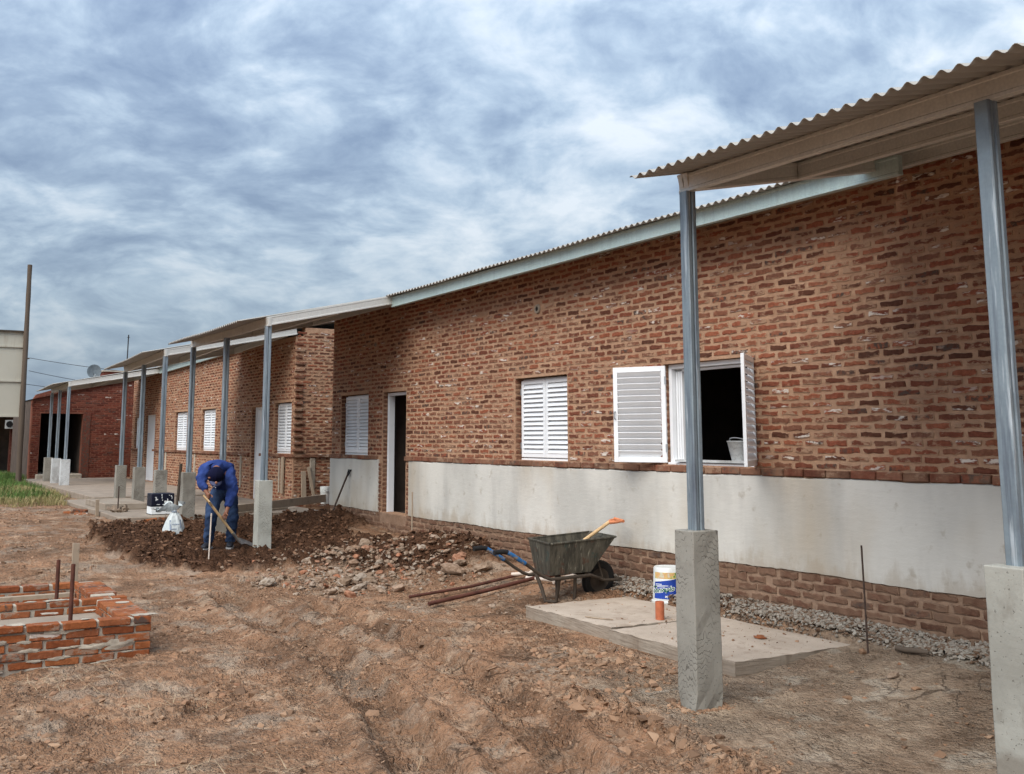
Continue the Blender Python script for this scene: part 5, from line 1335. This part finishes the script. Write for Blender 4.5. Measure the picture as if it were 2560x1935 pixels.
for (ax_, ay_, dx, dy) in ((15.0, 2.865, -.17, .13), (15.0, 2.55, -.19, .07)):
    d_ = Vector((dx, dy, 0)).normalized(); b_ = Vector((ax_, ay_, .23))
    shn = {'heel': (tuple(b_ - d_ * .05), (.05, .05)), 'mid': (tuple(b_ + d_ * .06 + Vector((0, 0, .005))), (.055, .05)), 'ball': (tuple(b_ + d_ * .15 - Vector((0, 0, .012))), (.052, .036)), 'toe': (tuple(b_ + d_ * .20 - Vector((0, 0, .016))), (.04, .026))}
    so = skin_mesh('shoe', shn, [('heel', 'mid'), ('mid', 'ball'), ('ball', 'toe')], m_shoe, man, 2)
    mb = MB(); s_ = d_.cross(Vector((0, 0, 1))); pr = [(-.10, .035), (-.06, .05), (.08, .054), (.17, .05), (.225, .025), (.225, -.025), (.17, -.05), (.08, -.054), (-.06, -.05), (-.10, -.035)]
    vs = [b_ + d_ * u + s_ * v + Vector((0, 0, -.052)) for u, v in pr] + [b_ + d_ * u + s_ * v + Vector((0, 0, -.032)) for u, v in pr]
    mb.add(vs, [(k, (k + 1) % 10, 10 + (k + 1) % 10, 10 + k) for k in range(10)] + [tuple(range(10))[::-1], tuple(range(10, 20))]); mb.build('sole', m_sole, so)
mb = MB()
for (dy, dz, r_) in ((0, 0, .016), (.012, -.03, .010), (-.008, -.05, .008)): mb.blob((14.55, 2.93 + dy, 1.10 + dz), r_, .3, 1, (.2, 1, 1.3), Matrix.Identity(3))
mb.build('chest_print', m_label_white, man)
# cap over the bowed crown, brim pointing down
capd = Vector((-.80, .12, .58)).normalized(); Mc = Matrix.Translation((14.345, 2.985, 1.215)) @ capd.to_track_quat('Z', 'Y').to_matrix().to_4x4()
mb = MB(); mb.lathe([(.105, -.03), (.112, .0), (.110, .045), (.094, .09), (.06, .118), (.02, .128), (.0, .129)], n=28, M=Mc); cap = mb.build('cap', m_cap, man, True)
dn = Vector((-.35, .05, -.93)).normalized(); sdv = Vector((.1, 1, 0)).normalized(); bc = Vector((14.27, 2.995, 1.15))
mb = MB(); vs = []
for u in (0, .35, .7, 1):
    for k in range(9):
        s_ = -1 + k / 4
        vs.append(bc + dn * (.075 * u * (1 - .45 * s_ * s_)) + sdv * (.085 * s_ * (1 - .15 * u)) + Vector((.03 * s_ * s_, 0, 0)))
mb.add(vs, [(i_ * 9 + k, i_ * 9 + k + 1, (i_ + 1) * 9 + k + 1, (i_ + 1) * 9 + k) for i_ in range(3) for k in range(8)])
br = mb.build('brim', m_brim, cap, True); md = br.modifiers.new('t', 'SOLIDIFY'); md.thickness = .005
# his shovel
s2 = thing('shovel', 'shovel with pale wooden shaft held in both hands by the digging man', 'shovel', (14.46, 2.66, .3))
mb = MB(); mb.tube([S0 + sdir * .09, S0.lerp(S1, .5), S1], .018, 10); mb.build('shaft', m_handle, s2, True)
mb = MB(); d_grip(mb, S0 + sdir * .10, -sdir, (.4, .6, .7), .05, .13, .014); mb.build('grip', m_handle, s2, True)
mb = MB(); mb.tube([S1 - sdir * .05, S1 + sdir * .08, S1 + sdir * .15], [.022, .02, .012], 10); mb.build('socket', m_steel, s2, True)
mb = MB(); blade(mb, S1 + sdir * .12, Vector((.02, -.72, -.30)), (1, .05, .25), .25, .30); mb.build('blade', m_steel, s2, True)

# ------------------------------------------------------------------ rubble, clods, gravel, straw and grass
def stone_meshes(n, mat, sub=1):
    out = []
    for k in range(n):
        mb = MB(); mb.blob((0, 0, 0), 1.0, .24, sub, (1, rng.uniform(.6, .95), rng.uniform(.45, .8)), Matrix.Identity(3))
        me = bpy.data.meshes.new('stone'); me.from_pydata(mb.v, [], mb.f); me.materials.append(mat); out.append(me)
    return out
SM = stone_meshes(14, m_stone, 2)
k = 0
while k < 230:
    x, y = rng.gauss(12.0, .55), rng.gauss(1.95, .75)
    if not (10.7 < x < 13.4 and .35 < y < 3.4) or (x - 12.1) > (2.9 - y) * .55: continue
    r = min(.095, max(.02, rng.lognormvariate(-3.3, .42)))
    o = link('rubble_stone', rng.choice(SM)); o.location = (x, y, gz(x, y) + r * .28); o.scale = (r * rng.uniform(.9, 1.4), r, r * rng.uniform(.7, 1))
    o.rotation_euler = (rng.uniform(-.5, .5), rng.uniform(-.5, .5), rng.uniform(0, 6.3))
    tag(o, 'broken piece of rubble in the heap between the pier and the wheelbarrow', 'stone', 'rubble heap stones'); k += 1
pipe('log', lay([(5.34, .475, .01), (5.27, .455, .012), (5.19, .415, .016), (5.12, .39, .01)], .02), [.017, .022, .020, .014], m_pole, 'short brown branch piece lying right of the rebar stake', 'log')
for (x, y, r, lb) in ((4.95, 1.0, .04, 'red clod on the trodden ground right of the foreground pier'), (11.1, 1.05, .13, 'round brown boulder under the wheelbarrow handles'), (10.95, .75, .11, 'brown boulder beside the wheelbarrow handles')):
    o = link('stone', rng.choice(SM)); o.location = (x, y, gz(x, y) + r * .35); o.scale = (r * 1.4, r, r * .8); o.rotation_euler = (.1, .2, rng.uniform(0, 6)); tag(o, lb, 'stone')

def scatter(name, mat, pts, sub, label, amp=.45):
    """pts: rows of x, y, z, size -> one mesh of many small lumps"""
    bv, bf = ico(sub); bv = np.array(bv); bf = np.array(bf); N = len(pts); nv = len(bv)
    sc = nrg.uniform(.5, 1.4, (N, 1, 3)); sc[:, :, 2] *= .6
    jit = 1 + nrg.uniform(-amp, amp, (N, nv, 1))
    a = nrg.uniform(0, 6.283, N); b = nrg.uniform(-.6, .6, N)
    v = bv[None] * jit * sc * pts[:, 3][:, None, None]
    ca, sa, cb, sb = np.cos(a)[:, None], np.sin(a)[:, None], np.cos(b)[:, None], np.sin(b)[:, None]
    x, y, z = v[..., 0], v[..., 1], v[..., 2]
    y, z = y * cb - z * sb, y * sb + z * cb
    x, y = x * ca - y * sa, x * sa + y * ca
    V = np.stack([x + pts[:, 0][:, None], y + pts[:, 1][:, None], z + pts[:, 2][:, None]], -1).reshape(-1, 3)
    F = (bf[None] + (np.arange(N) * nv)[:, None, None]).reshape(-1, 3)
    o = np_mesh(name, V, F, mat, {'rnd': np.repeat(nrg.random(N), nv)})
    return setting(o, 'stuff', label)
def field(N, x0, x1, y0, y1, dens, smin, smax, sink=.2, pw=2.5):
    x = nrg.uniform(x0, x1, N); y = nrg.uniform(y0, y1, N)
    h, so, gr, ru = terrain(x, y); p = dens(x, y, so, gr, ru)
    kf = nrg.random(N) < p; x, y, h = x[kf], y[kf], h[kf]
    s = smin + (smax - smin) * nrg.random(len(x)) ** pw
    return np.stack([x, y, h + s * sink, s], -1)
free = lambda x, y: ~((x > 5.8) & (x < 8.75) & (y > .3) & (y < 1.62)) & ~((x > 8.7) & (x < 11.05) & (y > 5.05)) & ~((x > 18.5) & (y < 3.4)) & (y > .05)
patch = lambda x, y, s: sst(fbm(x, y, 1.1, 3, s), -.05, .28)
pts = np.vstack([field(60000, 3.0, 11.5, 1.2, 8.5, lambda x, y, so, gr, ru: free(x, y) * (1 - so) * (1 - .6 * gr) * (.12 + .8 * patch(x, y, 101)), .003, .016, .1, 2.0),
                 field(16000, 9.0, 26, 2.5, 9, lambda x, y, so, gr, ru: free(x, y) * (1 - so) * (.08 + .6 * patch(x, y, 103)), .006, .032, .1, 2.4),
                 field(3000, 3.2, 10.5, .3, 8, lambda x, y, so, gr, ru: free(x, y) * (1 - so) * (.01 + .22 * patch(x, y, 107)), .012, .038, .05, 2.5)])
pts = np.vstack([pts, field(2600, 5.0, 7.6, 4.5, 7.2, lambda x, y, so, gr, ru: .15 + .85 * patch(x, y, 171), .008, .038, .0, 3.2), field(1500, 5.8, 8.2, 1.75, 3.1, lambda x, y, so, gr, ru: .1 + .8 * patch(x, y, 173), .006, .035, .0, 2.5), field(900, 3.4, 6.2, 2.75, 3.4, lambda x, y, so, gr, ru: np.exp(-((y - 3.06) / .12) ** 2), .012, .055, -.15, 2.5)])
sl = np.stack([nrg.uniform(5.9, 8.65, 160), nrg.uniform(.42, 1.5, 160), np.full(160, .132), .003 + .012 * nrg.random(160) ** 3], -1)
pts = np.vstack([pts, sl])
scatter('clods', m_clod, pts, 1, 'loose clods and crumbs of dry earth over the yard')
pts = []
for k in range(420):                                      # crumbs of mortar and earth round the foot of the near piers
    cx, cy, wx, wy = rng.choice(((5.36, 2.35, .19, .215), (5.36, 2.35, .19, .215), (3.10, 2.35, .20, .25)))
    a_ = rng.uniform(0, 6.283); d_ = 1 + abs(rng.gauss(0, .35)); pts.append((cx + math.cos(a_) * wx * .62 * d_, cy + math.sin(a_) * wy * .62 * d_, 0, .004 + .014 * rng.random() ** 2))
pts = np.array(pts); pts[:, 2] = terrain(pts[:, 0], pts[:, 1])[0] + pts[:, 3] * .3
scatter('mortar_crumbs', m_clod, pts, 1, 'crumbs of mortar and earth round the foot of the near piers')
pts = np.vstack([field(34000, 11, 18.6, .05, 4.5, lambda x, y, so, gr, ru: so * ~((x > 14.3) & (x < 15.25) & (y > 2.3) & (y < 3.2)) * (.25 + .75 * patch(x, y, 111)), .006, .036, .05, 3.5)])
scatter('soil_clods', m_darkclod, pts, 1, 'dark moist clods of the dug soil heap')
pts = np.vstack([field(6000, 10.6, 13.4, .2, 3.4, lambda x, y, so, gr, ru: np.exp(-((x - 11.9) / .75) ** 2 - ((y - 1.9) / 1.0) ** 2), .008, .035, .25, 2.0), field(1500, 9.0, 11.5, .3, 3, lambda x, y, so, gr, ru: .5 * patch(x, y, 117), .006, .03, .2, 2.0)])
scatter('small_rubble', m_stone, pts, 1, 'small broken rubble spilled round the heap')
pts = field(38000, 2.6, 9.6, .02, .62, lambda x, y, so, gr, ru: (1 - sst(y + .12 * fbm(x, y, 2.5, 3, 131), .20, .42)) * (.35 + .65 * sst(fbm(x, y, 1.2, 2, 133), -.25, .1)), .004, .020, .5, 1.6)
pts[:, 2] += .08 * np.clip(1 - pts[:, 1] / .35, 0, 1)
scatter('gravel', m_gravel, pts, 1, 'grey crushed stone and mortar spilled along the foot of the wall')

def blades(name, mat, x, y, h, wd, label, lie=0.0, curve=.4):
    N = len(x); z = terrain(x, y)[0]; a = nrg.uniform(0, 6.283, N); d = np.stack([np.cos(a), np.sin(a)], -1)
    V = np.zeros((N, 6, 3)); s_ = np.stack([-d[:, 1], d[:, 0]], -1)
    for k, t in enumerate((0, .55, 1)):
        off = (curve * t * t + lie * t) * h; zz = z + h * t * (1 - .25 * t * curve) * (1 - lie * .9) + .004
        w_ = wd * (1 - .8 * t)
        for q, sg in enumerate((-1, 1)):
            V[:, 2 * k + q, 0] = x + d[:, 0] * off + sg * s_[:, 0] * w_; V[:, 2 * k + q, 1] = y + d[:, 1] * off + sg * s_[:, 1] * w_; V[:, 2 * k + q, 2] = zz
    F = np.array([[0, 1, 3, 2], [2, 3, 5, 4]]); F = (F[None] + (np.arange(N) * 6)[:, None, None]).reshape(-1, 4)
    o = np_mesh(name, V.reshape(-1, 3), F, mat, {'rnd': np.repeat(nrg.random(N), 6)})
    return setting(o, 'stuff', label)
def gfield(N, x0, x1, y0, y1, fn):
    x = nrg.uniform(x0, x1, N); y = nrg.uniform(y0, y1, N); kf = nrg.random(N) < fn(x, y); return x[kf], y[kf]
nopave = lambda x, y: ~((x > 24.5) & (x < 37) & (y < 2.78)) & ~((x > 18.5) & (x < 24.7) & (y < 3.42))
x, y = gfield(42000, 25, 43, 2.6, 9, lambda x, y: nopave(x, y) * sst(fbm(x, y, .5, 3, 141) + .09 * (y - 2.9) + .03 * (x - 26), -.12, .15) * sst(y - .1 * (30 - x), 2.7, 3.4))
blades('grass', m_grass, x, y, nrg.uniform(.06, .22, len(x)), .008, 'green grass at the left beyond the yard')
x, y = gfield(16000, 23.5, 31, 2.7, 5.2, lambda x, y: nopave(x, y) * .8 * sst(fbm(x, y, .9, 3, 151), -.2, .15))
blades('dry_grass', m_drygrass, x, y, nrg.uniform(.05, .16, len(x)), .007, 'yellowing short grass in front of the far pavement')
x, y = gfield(1400, 3.5, 8.5, 5.0, 8.5, lambda x, y: free(x, y) * sst(fbm(x, y, 1.3, 3, 161), .0, .25))
x2, y2 = gfield(900, 11.3, 13.2, .6, 3, lambda x, y: .5 + 0 * x)
x3, y3 = gfield(500, 4, 14, 2.5, 8, lambda x, y: free(x, y) * .3)
x, y = np.concatenate([x, x2, x3]), np.concatenate([y, y2, y3])
blades('straw', m_straw, x, y, nrg.uniform(.04, .17, len(x)), .0022, 'scattered dry straw and roots', lie=.85, curve=.5)
